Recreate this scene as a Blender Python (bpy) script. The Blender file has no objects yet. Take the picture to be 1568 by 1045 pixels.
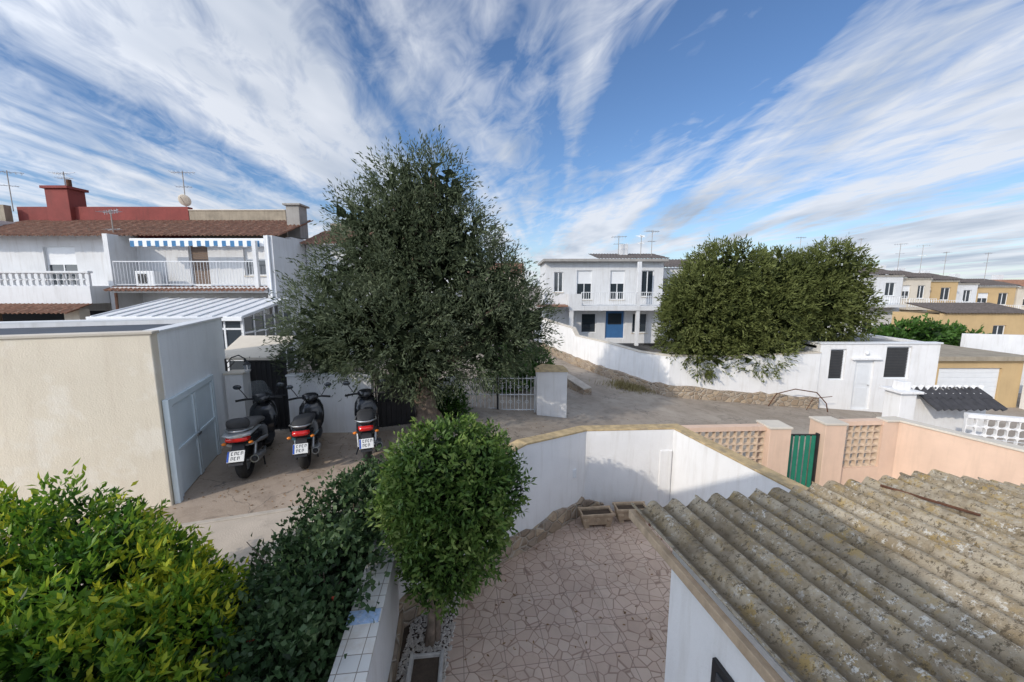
import bpy, math, random
import numpy as np
from mathutils import Vector, Matrix
from mathutils.geometry import delaunay_2d_cdt
random.seed(7); rng=np.random.default_rng(7)
sc=bpy.context.scene
R=math.radians
# ------------------------------------------------------------------ materials
def nmat(name):
    m=bpy.data.materials.new(name); m.use_nodes=True
    nt=m.node_tree; return m,nt,nt.nodes['Principled BSDF']
def mixc(nt,f,a,b,blend='MIX'):
    n=nt.nodes.new('ShaderNodeMix'); n.data_type='RGBA'; n.blend_type=blend
    for i,v in ((0,f),(6,a),(7,b)):
        if isinstance(v,(int,float)): n.inputs[i].default_value=v
        elif isinstance(v,(tuple,list)): n.inputs[i].default_value=(*v[:3],1)
        else: nt.links.new(v,n.inputs[i])
    return n.outputs[2]
def pos(nt,scale=(1,1,1),rot=0):
    g=nt.nodes.new('ShaderNodeNewGeometry'); mp=nt.nodes.new('ShaderNodeMapping')
    mp.inputs['Scale'].default_value=scale; mp.inputs['Rotation'].default_value=(0,0,rot)
    nt.links.new(g.outputs['Position'],mp.inputs[0]); return mp.outputs[0]
def noise(nt,vec,scale,detail=6,rough=.6,dist=0):
    n=nt.nodes.new('ShaderNodeTexNoise'); n.inputs['Scale'].default_value=scale
    n.inputs['Detail'].default_value=min(detail,4.5); n.inputs['Roughness'].default_value=rough
    n.inputs['Distortion'].default_value=dist
    nt.links.new(vec,n.inputs['Vector']); return n.outputs[0]
def ramp(nt,src,a,b,lo=0,hi=1):
    n=nt.nodes.new('ShaderNodeMapRange'); n.inputs[1].default_value=a; n.inputs[2].default_value=b
    n.inputs[3].default_value=lo; n.inputs[4].default_value=hi
    nt.links.new(src,n.inputs[0]); return n.outputs[0]
def math_(nt,op,a,b=0):
    n=nt.nodes.new('ShaderNodeMath'); n.operation=op
    for i,v in ((0,a),(1,b)):
        if isinstance(v,(int,float)): n.inputs[i].default_value=v
        else: nt.links.new(v,n.inputs[i])
    return n.outputs[0]
def bump(nt,b,h,strength=.3,dist=.01):
    n=nt.nodes.new('ShaderNodeBump'); n.inputs['Strength'].default_value=strength; n.inputs['Distance'].default_value=dist
    nt.links.new(h,n.inputs['Height']); nt.links.new(n.outputs[0],b.inputs['Normal'])
def voro(nt,vec,scale,feature='F1'):
    n=nt.nodes.new('ShaderNodeTexVoronoi'); n.feature=feature; n.inputs['Scale'].default_value=scale
    nt.links.new(vec,n.inputs['Vector']); return n
def sc3(c,k): return tuple(min(1,x*k) for x in c)
def pmat(name,col,rough=.8,var=.12,scale=2.5,stain=0,stcol=(.12,.11,.09),bs=60,bst=.2,metal=0,spec=.4,patch=None,pth=(.55,.65),pscale=3):
    m,nt,b=nmat(name); p=pos(nt)
    f=ramp(nt,noise(nt,p,scale),.3,.7)
    c=mixc(nt,f,sc3(col,1-var),sc3(col,1+var))
    if patch:
        c=mixc(nt,ramp(nt,noise(nt,p,pscale,8,.7),pth[0],pth[1],0,.8),c,patch)
    if stain:
        s=noise(nt,pos(nt,(5,5,.5)),1.6,7,.65)
        c=mixc(nt,ramp(nt,s,.5,.78,0,stain),c,stcol)
    nt.links.new(c,b.inputs['Base Color'])
    b.inputs['Roughness'].default_value=rough; b.inputs['Metallic'].default_value=metal
    b.inputs['Specular IOR Level'].default_value=spec
    if bst: bump(nt,b,noise(nt,p,bs,3),bst,.01)
    return m
M={}
M['white']=pmat('white_plaster',(.745,.745,.745),.85,.05,1.5,.38,(.46,.43,.38),45,.35)
M['whiteside']=pmat('white_plaster_sky_fill',(.86,.89,.91),.85,.05,1.5,.25,(.55,.55,.55),45,.35)  # brighter bluish white puts missing sky light into the side wall's colour
M['whiteB']=pmat('white_plaster_house',(.62,.635,.65),.85,.07,1.2,.42,(.36,.34,.31),40,.3)
M['cream']=pmat('cream_plaster',(.80,.72,.585),.9,.07,.8,.35,(.62,.52,.40),50,.5,patch=(.86,.80,.69),pth=(.5,.6),pscale=1.2)
M['pink']=pmat('salmon_plaster',(.66,.48,.365),.85,.07,2,.28,(.36,.27,.2),50,.3)
M['lattice']=pmat('lattice_block',(.60,.47,.35),.9,.1,6,.2,(.3,.22,.15),50,.3)
M['ochre']=pmat('ochre_plaster',(.50,.36,.19),.85,.08,1,.2,(.3,.2,.12),50,.2)
M['ochrecap']=pmat('ochre_cap',(.46,.345,.19),.9,.25,8,.4,(.14,.12,.09),80,.6,patch=(.28,.23,.155))
M['beige']=pmat('beige_plaster',(.58,.53,.45),.85,.08,1,.2,(.3,.25,.2),50,.2)
M['red']=pmat('oxide_red_paint',(.20,.042,.036),.8,.15,1.5,.35,(.07,.03,.025),50,.3)
M['brownwall']=pmat('weathered_render',(.30,.26,.20),.9,.2,2,.5,(.12,.10,.08),50,.4)
M['grey']=pmat('grey_render',(.30,.29,.275),.9,.15,2,.4,(.1,.1,.09),50,.3)
M['terra']=pmat('terracotta_tile',(.25,.13,.085),.85,.3,6,.3,(.10,.07,.05),60,.4,patch=(.31,.23,.165),pscale=9)
M['darktile']=pmat('dark_roof_tile',(.10,.085,.078),.7,.3,6,0,bst=.3)
M['blacktile']=pmat('black_roof_tile',(.035,.035,.04),.6,.3,6,0,bst=.3)
M['membrane']=pmat('roof_membrane',(.05,.062,.082),.8,.2,.8,0,bst=.1,patch=(.10,.11,.12),pscale=.7)
M['whitemetal']=pmat('white_painted_metal',(.70,.72,.74),.4,.04,3,.1,(.4,.35,.3),50,0)
M['bluemetal']=pmat('pale_blue_painted_metal',(.66,.75,.80),.45,.05,3,.15,(.4,.38,.35),50,.05)
M['black']=pmat('black_plastic',(.022,.022,.024),.45,.2,5,0,bst=0)
M['blackpaint']=pmat('black_gloss_paint',(.016,.017,.02),.15,.1,5,0,bst=0,spec=.6)
M['greypaint']=pmat('graphite_paint',(.05,.052,.056),.25,.1,5,0,bst=0,spec=.6)
M['rubber']=pmat('tyre_rubber',(.02,.02,.02),.85,.2,20,0,bst=.2)
M['teal']=pmat('dark_teal_paint',(.03,.14,.17),.2,.1,5,0,bst=0,spec=.6)
M['silver']=pmat('silver_paint',(.36,.37,.38),.35,.05,5,0,bst=0,metal=.4)
M['steel']=pmat('steel',(.45,.45,.45),.35,.1,5,0,bst=0,metal=.9)
M['redlens']=pmat('red_lens',(.6,.012,.01),.15,.1,5,0,bst=0,spec=.7)
M['orangelens']=pmat('orange_lens',(.7,.2,.02),.15,.1,5,0,bst=0)
M['plate']=pmat('number_plate',(.72,.72,.70),.4,.02,5,0,bst=0)
M['blueplate']=pmat('plate_blue',(.02,.08,.4),.4,.02,5,0,bst=0)
M['seat']=pmat('seat_vinyl',(.035,.035,.037),.6,.1,9,0,bst=.1)
M['seatgrey']=pmat('seat_vinyl_grey',(.10,.095,.09),.65,.1,9,0,bst=.1)
M['green']=pmat('green_painted_metal',(.015,.19,.12),.45,.1,5,.1,bst=0)
M['blueawn']=pmat('blue_awning',(.05,.17,.34),.8,.05,5,0,bst=0)
M['shutter']=pmat('brown_shutter',(.16,.11,.08),.6,.1,5,0,bst=0)
M['bluedoor']=pmat('blue_door',(.04,.13,.30),.5,.1,5,0,bst=0)
M['darkin']=pmat('dark_interior',(.02,.02,.022),.8,.1,5,0,bst=0)
M['bark']=pmat('olive_bark',(.22,.17,.13),.95,.4,9,.5,(.05,.04,.03),25,1.0)
M['planter']=pmat('aged_concrete_planter',(.42,.32,.22),.9,.2,8,.4,(.14,.11,.07),60,.6)
M['trough']=pmat('grey_concrete_trough',(.40,.38,.35),.9,.2,8,.4,(.14,.12,.10),60,.6)
M['soil']=pmat('soil',(.07,.05,.035),.95,.3,12,0,bst=.8)
M['pebble']=pmat('pebble',(.50,.46,.41),.8,.3,25,0,bst=.1)
M['rust']=pmat('rusty_iron',(.10,.045,.025),.9,.3,15,0,bst=.3)
M['kerb']=pmat('kerb_concrete',(.45,.40,.34),.9,.15,4,.2,bst=.4)
M['paving']=pmat('light_concrete_paving',(.47,.405,.335),.9,.12,1.5,0,bs=50,bst=.5,patch=(.38,.325,.27),pscale=2)
M['woodpole']=pmat('grey_pole',(.3,.28,.26),.6,.1,5,0,bst=0)
M['deadleaf']=pmat('dead_leaf',(.22,.13,.06),.9,.5,30,0,bst=0)
def glass(name='window_glass'):
    m,nt,b=nmat(name); b.inputs['Base Color'].default_value=(.03,.04,.05,1); b.inputs['Roughness'].default_value=.06
    b.inputs['Specular IOR Level'].default_value=.8; return m
M['glass']=glass()
m,nt,b=nmat('windscreen'); b.inputs['Base Color'].default_value=(.5,.55,.6,1); b.inputs['Roughness'].default_value=.05; b.inputs['Alpha'].default_value=.3; M['screen']=m
def groundmat(name,A,B,C,S,crack=True):
    m,nt,b=nmat(name); p=pos(nt)
    c=mixc(nt,ramp(nt,noise(nt,p,.5,8,.7),.35,.65),A,B)
    c=mixc(nt,ramp(nt,noise(nt,p,3,8,.7),.5,.7,0,.55),c,C)
    c=mixc(nt,ramp(nt,noise(nt,p,.9,9,.75,.6),.56,.60,0,.35),c,C)
    c=mixc(nt,ramp(nt,noise(nt,p,40,3),.55,.75,0,.5),c,S)
    if crack:
        g=nt.nodes.new('ShaderNodeTexNoise'); g.inputs['Scale'].default_value=1.5; g.inputs['Detail'].default_value=4; nt.links.new(p,g.inputs['Vector'])
        va=nt.nodes.new('ShaderNodeVectorMath'); va.operation='ADD'; nt.links.new(p,va.inputs[0])
        vm=nt.nodes.new('ShaderNodeVectorMath'); vm.operation='SCALE'; vm.inputs['Scale'].default_value=1.2; nt.links.new(g.outputs['Color'],vm.inputs[0]); nt.links.new(vm.outputs[0],va.inputs[1])
        v=voro(nt,va.outputs[0],.45,'DISTANCE_TO_EDGE')
        c=mixc(nt,ramp(nt,v.outputs[0],0,.008,.6,0),c,(.08,.07,.06))
    nt.links.new(c,b.inputs['Base Color']); b.inputs['Roughness'].default_value=.9
    bump(nt,b,noise(nt,p,60,3),.5,.01); return m
M['road']=groundmat('road_surface',(.27,.225,.18),(.38,.33,.275),(.18,.15,.12),(.46,.41,.35))
M['court']=groundmat('courtyard_concrete',(.32,.25,.19),(.44,.355,.28),(.22,.17,.13),(.50,.43,.35))
def patiomat():
    m,nt,b=nmat('crazy_paving_tile')
    p=pos(nt,rot=R(-8))
    br=nt.nodes.new('ShaderNodeTexBrick'); br.offset=0; br.inputs['Scale'].default_value=1
    br.inputs['Brick Width'].default_value=.45; br.inputs['Row Height'].default_value=.45; br.inputs['Mortar Size'].default_value=.004
    br.inputs['Mortar Smooth'].default_value=.1
    br.inputs['Color1'].default_value=(.50,.37,.285,1); br.inputs['Color2'].default_value=(.56,.42,.33,1); br.inputs['Mortar'].default_value=(.3,.22,.18,1)
    nt.links.new(p,br.inputs['Vector'])
    v=voro(nt,p,7,'DISTANCE_TO_EDGE'); vc=voro(nt,p,7)
    hs=nt.nodes.new('ShaderNodeSeparateColor'); nt.links.new(vc.outputs['Color'],hs.inputs[0])
    c=mixc(nt,ramp(nt,hs.outputs[0],0,1,0,.6),br.outputs['Color'],(.62,.50,.40))
    c=mixc(nt,ramp(nt,hs.outputs[1],.6,1,0,.3),c,(.42,.31,.24))
    c=mixc(nt,ramp(nt,v.outputs[0],.012,.045,.85,0),c,(.25,.16,.115))
    c=mixc(nt,math_(nt,'MULTIPLY',br.outputs['Fac'],.7),c,(.20,.145,.115))
    c=mixc(nt,ramp(nt,noise(nt,p,1.6,8,.7),.45,.75,0,.45),c,(.29,.215,.165))
    c=mixc(nt,ramp(nt,noise(nt,p,6,8,.8),.60,.70,0,.4),c,(.23,.17,.13))
    nt.links.new(c,b.inputs['Base Color']); b.inputs['Roughness'].default_value=.6
    bump(nt,b,ramp(nt,v.outputs[0],.0,.05),.4,.004); return m
M['patio']=patiomat()
def stonemat():
    m,nt,b=nmat('rubble_stone'); p=pos(nt,(1,1,1.3))
    v=voro(nt,p,4.6,'DISTANCE_TO_EDGE'); vc=voro(nt,p,4.6)
    hs=nt.nodes.new('ShaderNodeSeparateColor'); nt.links.new(vc.outputs['Color'],hs.inputs[0])
    c=mixc(nt,hs.outputs[0],(.24,.175,.115),(.48,.37,.25))
    c=mixc(nt,ramp(nt,hs.outputs[1],0,1,0,.5),c,(.36,.32,.28))
    c=mixc(nt,ramp(nt,noise(nt,p,14,6),.4,.7,0,.5),c,(.18,.13,.09))
    c=mixc(nt,ramp(nt,v.outputs[0],.02,.05,.8,0),c,(.46,.41,.34))
    nt.links.new(c,b.inputs['Base Color']); b.inputs['Roughness'].default_value=.9
    bump(nt,b,ramp(nt,v.outputs[0],.0,.12),.9,.03); return m
M['stone']=stonemat()
def walltile():
    m,nt,b=nmat('glazed_wall_tile'); p=pos(nt,rot=R(-6))
    br=nt.nodes.new('ShaderNodeTexBrick'); br.offset=0; br.inputs['Scale'].default_value=1
    br.inputs['Brick Width'].default_value=.15; br.inputs['Row Height'].default_value=.15; br.inputs['Mortar Size'].default_value=.004
    br.inputs['Color1'].default_value=(.66,.64,.60,1); br.inputs['Color2'].default_value=(.56,.56,.54,1); br.inputs['Mortar'].default_value=(.22,.19,.16,1)
    nt.links.new(p,br.inputs['Vector'])
    c=mixc(nt,ramp(nt,noise(nt,p,5,6,.7),.5,.7,0,.5),br.outputs['Color'],(.48,.40,.31))
    nt.links.new(c,b.inputs['Base Color']); b.inputs['Roughness'].default_value=.45; return m
M['walltile']=walltile()
M['bluetile']=pmat('blue_glazed_tile',(.35,.48,.68),.35,.25,20,0,bst=0,patch=(.7,.7,.7),pscale=18)
def fibro():
    m,nt,b=nmat('lichen_fibre_cement'); p=pos(nt)
    c=mixc(nt,ramp(nt,noise(nt,p,1.1,4,.7),.38,.62),(.33,.275,.195),(.50,.435,.33))
    c=mixc(nt,ramp(nt,noise(nt,p,3.5,6,.8),.48,.58,0,.6),c,(.25,.19,.11))
    yz=ramp(nt,noise(nt,p,1.6,3),.40,.58,.15,1)
    c=mixc(nt,math_(nt,'MULTIPLY',ramp(nt,noise(nt,p,9,6,.85),.52,.58,0,.7),yz),c,(.42,.29,.095))
    wn=noise(nt,p,2.4,3)
    c=mixc(nt,math_(nt,'MULTIPLY',ramp(nt,noise(nt,pos(nt,(1.2,1.1,1)),15,6,.85),.56,.60,0,.9),ramp(nt,wn,.42,.6)),c,(.68,.66,.60))
    c=mixc(nt,ramp(nt,noise(nt,pos(nt,(.9,1.3,1)),24,6,.85),.55,.59,0,.8),c,(.10,.08,.055))
    c=mixc(nt,ramp(nt,noise(nt,pos(nt,(.7,1.1,1)),2.0,4,.7),.56,.68,0,.65),c,(.14,.11,.075))
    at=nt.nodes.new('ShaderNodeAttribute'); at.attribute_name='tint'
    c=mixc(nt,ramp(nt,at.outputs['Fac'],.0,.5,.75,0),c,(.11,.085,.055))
    nt.links.new(c,b.inputs['Base Color']); b.inputs['Roughness'].default_value=.95; b.inputs['Specular IOR Level'].default_value=.15
    bump(nt,b,noise(nt,p,38,5,.85),1,.02); return m
M['fibro']=fibro()
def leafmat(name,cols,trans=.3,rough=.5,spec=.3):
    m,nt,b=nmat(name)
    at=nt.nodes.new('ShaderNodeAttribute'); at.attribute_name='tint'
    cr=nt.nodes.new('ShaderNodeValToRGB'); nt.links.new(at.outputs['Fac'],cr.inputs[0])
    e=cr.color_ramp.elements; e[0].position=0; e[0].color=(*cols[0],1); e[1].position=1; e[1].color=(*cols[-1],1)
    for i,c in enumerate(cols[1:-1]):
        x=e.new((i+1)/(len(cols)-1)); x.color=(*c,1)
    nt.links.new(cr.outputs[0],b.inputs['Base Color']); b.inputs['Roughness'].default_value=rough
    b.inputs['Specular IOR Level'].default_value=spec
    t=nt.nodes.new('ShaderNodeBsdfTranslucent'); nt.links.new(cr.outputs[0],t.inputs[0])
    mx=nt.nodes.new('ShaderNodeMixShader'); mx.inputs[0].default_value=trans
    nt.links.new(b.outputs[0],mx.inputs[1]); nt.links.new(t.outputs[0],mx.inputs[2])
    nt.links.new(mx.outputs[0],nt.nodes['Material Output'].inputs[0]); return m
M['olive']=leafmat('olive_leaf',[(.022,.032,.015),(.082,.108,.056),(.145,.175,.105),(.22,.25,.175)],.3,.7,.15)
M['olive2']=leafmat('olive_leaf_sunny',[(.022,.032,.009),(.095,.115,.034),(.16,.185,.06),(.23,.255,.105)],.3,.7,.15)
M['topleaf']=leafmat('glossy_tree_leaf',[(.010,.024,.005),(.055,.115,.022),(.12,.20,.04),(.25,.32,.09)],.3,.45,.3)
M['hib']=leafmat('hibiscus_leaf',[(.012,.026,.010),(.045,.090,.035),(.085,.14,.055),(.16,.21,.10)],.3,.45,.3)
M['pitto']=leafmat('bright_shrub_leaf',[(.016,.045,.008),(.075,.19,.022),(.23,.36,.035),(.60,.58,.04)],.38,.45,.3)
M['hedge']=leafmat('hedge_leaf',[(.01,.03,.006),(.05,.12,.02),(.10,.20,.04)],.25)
M['flower']=pmat('red_flower',(.55,.08,.05),.6,.2,5,0,bst=0)
# ------------------------------------------------------------------ geometry helpers
def link(o): sc.collection.objects.link(o)
class Obj:
    def __init__(s,name,loc=(0,0,0),rz=0,scale=1):
        s.e=bpy.data.objects.new(name,None); link(s.e); s.e.location=loc; s.e.rotation_euler=(0,0,rz); s.e.scale=(scale,)*3
        s.e.empty_display_size=.3; s.p={}
    def add(s,part,mat,V,F,smooth=False,bev=0):
        d=s.p.setdefault(part,dict(V=[],F=[],S=[],mat=mat,bev=bev))
        o=len(d['V']); d['V']+= [tuple(v) for v in V]; d['F']+=[tuple(i+o for i in f) for f in F]; d['S']+=[smooth]*len(F)
        if bev: d['bev']=bev
    def box(s,part,mat,x0,x1,y0,y1,z0,z1,bev=0,M4=None):
        V=[(x0,y0,z0),(x1,y0,z0),(x1,y1,z0),(x0,y1,z0),(x0,y0,z1),(x1,y0,z1),(x1,y1,z1),(x0,y1,z1)]
        if M4: V=[M4@Vector(v) for v in V]
        s.add(part,mat,V,[(0,3,2,1),(4,5,6,7),(0,1,5,4),(1,2,6,5),(2,3,7,6),(3,0,4,7)],False,bev)
    def tube(s,part,mat,pts,rad,n=8,cap=True):
        pts=[Vector(p) for p in pts]
        if isinstance(rad,(int,float)): rad=[rad]*len(pts)
        V=[];F=[]
        for i,p in enumerate(pts):
            t=(pts[min(i+1,len(pts)-1)]-pts[max(i-1,0)]).normalized()
            a=t.orthogonal().normalized() if i==0 else (a-t*a.dot(t)).normalized()
            b=t.cross(a)
            for j in range(n):
                an=2*math.pi*j/n; V.append(p+(a*math.cos(an)+b*math.sin(an))*rad[i])
        for i in range(len(pts)-1):
            for j in range(n):
                F.append((i*n+j,i*n+(j+1)%n,(i+1)*n+(j+1)%n,(i+1)*n+j))
        if cap: F.append(tuple(range(n))[::-1]); F.append(tuple((len(pts)-1)*n+j for j in range(n)))
        s.add(part,mat,V,F,True)
    def ell(s,part,mat,c,r,n=12,M4=None):
        V=[];F=[]
        for i in range(n+1):
            th=math.pi*i/n
            for j in range(n):
                ph=2*math.pi*j/n
                v=Vector((r[0]*math.sin(th)*math.cos(ph),r[1]*math.sin(th)*math.sin(ph),r[2]*math.cos(th)))
                if M4: v=M4@v
                V.append(v+Vector(c))
        for i in range(n):
            for j in range(n): F.append((i*n+j,(i+1)*n+j,(i+1)*n+(j+1)%n,i*n+(j+1)%n))
        s.add(part,mat,V,F,True)
    def loft(s,part,mat,secs,n=16,ex=2.6):
        V=[];F=[]
        for (x,y,z,w,h) in secs:
            for j in range(n):
                a=2*math.pi*j/n; ca,sa=math.cos(a),math.sin(a)
                V.append((x+w*math.copysign(abs(ca)**(2/ex),ca),y,z+h*math.copysign(abs(sa)**(2/ex),sa)))
        for i in range(len(secs)-1):
            for j in range(n): F.append((i*n+j,i*n+(j+1)%n,(i+1)*n+(j+1)%n,(i+1)*n+j))
        F.append(tuple(range(n))[::-1]); F.append(tuple((len(secs)-1)*n+j for j in range(n)))
        s.add(part,mat,V,F,True)
    def torus(s,part,mat,c,R0,r,axis='x',n=28,k=10,sq=1.0):
        V=[];F=[]
        for i in range(n):
            a=2*math.pi*i/n
            for j in range(k):
                b=2*math.pi*j/k; rr=R0+r*math.cos(b); w=r*sq*math.sin(b)
                if axis=='x': v=(c[0]+w,c[1]+rr*math.cos(a),c[2]+rr*math.sin(a))
                elif axis=='y': v=(c[0]+rr*math.cos(a),c[1]+w,c[2]+rr*math.sin(a))
                else: v=(c[0]+rr*math.cos(a),c[1]+rr*math.sin(a),c[2]+w)
                V.append(v)
        for i in range(n):
            for j in range(k): F.append((i*k+j,((i+1)%n)*k+j,((i+1)%n)*k+(j+1)%k,i*k+(j+1)%k))
        s.add(part,mat,V,F,True)
    def wall(s,part,mat,pts,th,off=0,bev=0):
        P=[Vector((p[0],p[1])) for p in pts]; V=[];F=[]
        for i,p in enumerate(P):
            d0=(P[i]-P[i-1]).normalized() if i>0 else None
            d1=(P[i+1]-P[i]).normalized() if i<len(P)-1 else None
            d0=d0 or d1; d1=d1 or d0
            n0=Vector((-d0.y,d0.x)); n1=Vector((-d1.y,d1.x)); nn=(n0+n1).normalized(); k=1/max(.4,nn.dot(n0))
            for sgn in (-1,1):
                q=p+nn*k*(off+sgn*th/2)
                V.append((q.x,q.y,pts[i][2])); V.append((q.x,q.y,pts[i][3]))
        for i in range(len(P)-1):
            a=4*i;b=a+4
            F+=[(a,b,b+1,a+1),(a+2,a+3,b+3,b+2),(a+1,b+1,b+3,a+3),(a,a+2,b+2,b)]
        F.append((0,1,3,2)); e=4*(len(P)-1); F.append((e,e+2,e+3,e+1))
        s.add(part,mat,V,F,False,bev)
    def facade(s,mat,x0,x1,y,z0,z1,th,ops,part='walls',framemat=None):
        xs=sorted({x0,x1,*[o[0] for o in ops],*[o[1] for o in ops]}); zs=sorted({z0,z1,*[o[2] for o in ops],*[o[3] for o in ops]})
        for i in range(len(xs)-1):
            for j in range(len(zs)-1):
                cx=(xs[i]+xs[i+1])/2; cz=(zs[j]+zs[j+1])/2
                if any(o[0]<cx<o[1] and o[2]<cz<o[3] for o in ops): continue
                s.box(part,mat,xs[i],xs[i+1],y,y+th,zs[j],zs[j+1])
        fm=framemat or M['whitemetal']
        for o in ops:
            a,b,c,d,k=o
            if k=='open': continue
            f=.05; yy=y+th*.5
            s.box('window_frames',fm,a,a+f,yy-.03,yy+.03,c,d); s.box('window_frames',fm,b-f,b,yy-.03,yy+.03,c,d)
            s.box('window_frames',fm,a+f,b-f,yy-.03,yy+.03,d-f,d); s.box('window_frames',fm,a+f,b-f,yy-.03,yy+.03,c,c+f)
            if k=='win':
                s.box('window_frames',fm,(a+b)/2-.03,(a+b)/2+.03,yy-.025,yy+.025,c+f,d-f)
                s.box('glass',M['glass'],a+f,b-f,yy,yy+.01,c+f,d-f)
                s.box('sills',M['beige'],a-.05,b+.05,y-.06,y+.04,c-.05,c-.002)
            elif k=='winsh':
                zc=d-(d-c)*.45
                s.box('shutters',M['whitemetal'],a+f,b-f,yy-.02,yy,zc,d-f)
                s.box('glass',M['glass'],a+f,b-f,yy+.005,yy+.015,c+f,zc)
                s.box('window_frames',fm,(a+b)/2-.025,(a+b)/2+.025,yy-.018,yy+.004,c+f,zc)
                s.box('sills',M['beige'],a-.05,b+.05,y-.06,y+.04,c-.05,c-.002)
            elif k=='shutter':
                nz=int((d-c-2*f)/.07)
                for q in range(nz): s.box('shutters_brown',M['shutter'],a+f,b-f,yy-.015-.01*(q%2),yy+.02,c+f+q*.07,c+f+q*.07+.064)
            elif k=='blue': s.box('door',M['bluedoor'],a+f,b-f,yy-.02,yy+.02,c+f,d-f); s.box('door_glass',M['glass'],a+.2,b-.2,yy-.03,yy-.021,c+(d-c)*.5,d-.2)
            elif k=='dark':
                s.box('glass',M['glass'],a+f,b-f,yy,yy+.01,c+f,d-f)
                for q in range(1,4): s.box('grille',M['black'],a+f,b-f,yy-.06,yy-.045,c+(d-c)*q/4,c+(d-c)*q/4+.015)
            elif k=='louvre':
                nz=int((d-c-2*f)/.06)
                s.box('glass',M['glass'],a+f,b-f,yy+.02,yy+.03,c+f,d-f)
                for q in range(nz): s.box('louvres',M['greypaint'],a+f,b-f,yy-.02,yy-.0,c+f+q*.06,c+f+q*.06+.04)
            elif k=='door':
                s.box('door',M['whitemetal'],a+f,b-f,yy-.02,yy+.02,c+.01,d-f)
                s.box('door_panels',M['whitemetal'],a+f+.08,b-f-.08,yy-.032,yy-.021,c+.15,c+(d-c)*.45,.008)
                s.box('door_panels',M['whitemetal'],a+f+.08,b-f-.08,yy-.032,yy-.021,c+(d-c)*.52,d-f-.1,.008)
                s.ell('door_handle',M['steel'],(b-f-.06,yy-.06,c+(d-c)*.5),(.025,.03,.025),8)
    def railing(s,mat,p0,p1,z0,h,step=.13,r=.009,part='railing'):
        p0=Vector(p0);p1=Vector(p1); L=(p1-p0).length; n=max(1,int(L/step))
        s.tube(part,mat,[(p0.x,p0.y,z0+h),(p1.x,p1.y,z0+h)],.02,6); s.tube(part,mat,[(p0.x,p0.y,z0+.08),(p1.x,p1.y,z0+.08)],.014,6)
        for i in range(n+1):
            q=p0.lerp(p1,i/n); s.tube(part,mat,[(q.x,q.y,z0+.08),(q.x,q.y,z0+h)],r if i%8 else r*2,5)
    def corr(s,part,mat,o,U,D,nu_wave,wave,amp,rows,lap=0,seg=8,th=.012):
        o=Vector(o);U=Vector(U).normalized();D=Vector(D); N=U.cross(D).normalized()
        if N.z<0: N=-N
        nu=nu_wave*seg; V=[];F=[]
        for k in range(rows):
            base=len(V)
            for side in (0,1):
                for a in (0,1):
                    t=(k+a)/rows; ov=(.04 if (a==1 and lap) else 0)
                    for i in range(nu+1):
                        ph=i/seg
                        h=amp*math.cos(2*math.pi*ph)+ (lap if a==1 else 0)-side*th + .004*math.sin(i*1.7+k*3)
                        rg=.012*math.sin(i//seg*2.3+k)+.008*math.sin(i//seg*5.1) if a==1 else 0
                        V.append(o+U*(ph*wave)+D*t+D.normalized()*(ov+rg)+N*h)
            w=nu+1
            for i in range(nu):
                F.append((base+i,base+w+i,base+w+i+1,base+i+1))
                F.append((base+2*w+i,base+2*w+i+1,base+3*w+i+1,base+3*w+i))
                F.append((base+w+i,base+3*w+i,base+3*w+i+1,base+w+i+1))
                F.append((base+i,base+i+1,base+2*w+i+1,base+2*w+i))
            F.append((base,base+2*w,base+3*w,base+w)); F.append((base+nu,base+w+nu,base+3*w+nu,base+2*w+nu))
        s.add(part,mat,V,F,True)
    def done(s):
        for k,d in s.p.items():
            me=bpy.data.meshes.new(k); me.from_pydata(d['V'],[],d['F']); me.update()
            me.polygons.foreach_set('use_smooth',d['S'])
            me.materials.append(d['mat'])
            o=bpy.data.objects.new(k,me); link(o); o.parent=s.e
            if d['bev']:
                b=o.modifiers.new('b','BEVEL'); b.width=d['bev']; b.segments=2; b.limit_method='ANGLE'
            if any(d['S']):
                try: me.set_sharp_from_angle(angle=R(50))
                except Exception: pass
            d['obj']=o
        return s
def leaf_mesh(name,P,D,L,W,tint,mat,parent=None,fold=.5):
    n=len(P); D=D/np.linalg.norm(D,axis=1,keepdims=True)
    Rn=rng.normal(size=(n,3)); S=np.cross(D,Rn); S/=np.linalg.norm(S,axis=1,keepdims=True); N=np.cross(S,D)
    L=L[:,None];W=W[:,None]
    mid=P+D*L*.45; V=np.stack([P,mid+S*W/2+N*W*fold*.4,P+D*L,mid-S*W/2+N*W*fold*.4],1).reshape(-1,3).astype(np.float32)
    me=bpy.data.meshes.new(name); me.vertices.add(4*n); me.vertices.foreach_set('co',V.ravel())
    b=np.arange(n)[:,None]*4; Fi=(b+np.array([[0,3,2,0,2,1]])).ravel().astype(np.int32)
    me.loops.add(len(Fi)); me.loops.foreach_set('vertex_index',Fi)
    me.polygons.add(2*n); me.polygons.foreach_set('loop_start',np.arange(0,6*n,3,dtype=np.int32))
    try: me.polygons.foreach_set('loop_total',np.full(2*n,3,dtype=np.int32))
    except Exception: pass
    me.update(calc_edges=True); me.validate()
    a=me.attributes.new('tint','FLOAT','POINT'); a.data.foreach_set('value',np.repeat(np.clip(tint,0,1),4).astype(np.float32))
    me.materials.append(mat); o=bpy.data.objects.new(name,me); link(o)
    if parent: o.parent=parent
    return o
def sn(P,s=1,seed=0):
    x,y,z=P[:,0]*s+seed,P[:,1]*s+seed*1.7,P[:,2]*s+seed*.6
    return (np.sin(x*1.3+np.sin(y*1.9+z))+np.sin(y*1.7+np.sin(z*2.1+x*.8))+np.sin(z*1.5+np.sin(x*2.3+y*1.1)))/3
def unit(n):
    d=rng.normal(size=(n,3)); return d/np.linalg.norm(d,axis=1,keepdims=True)
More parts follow.
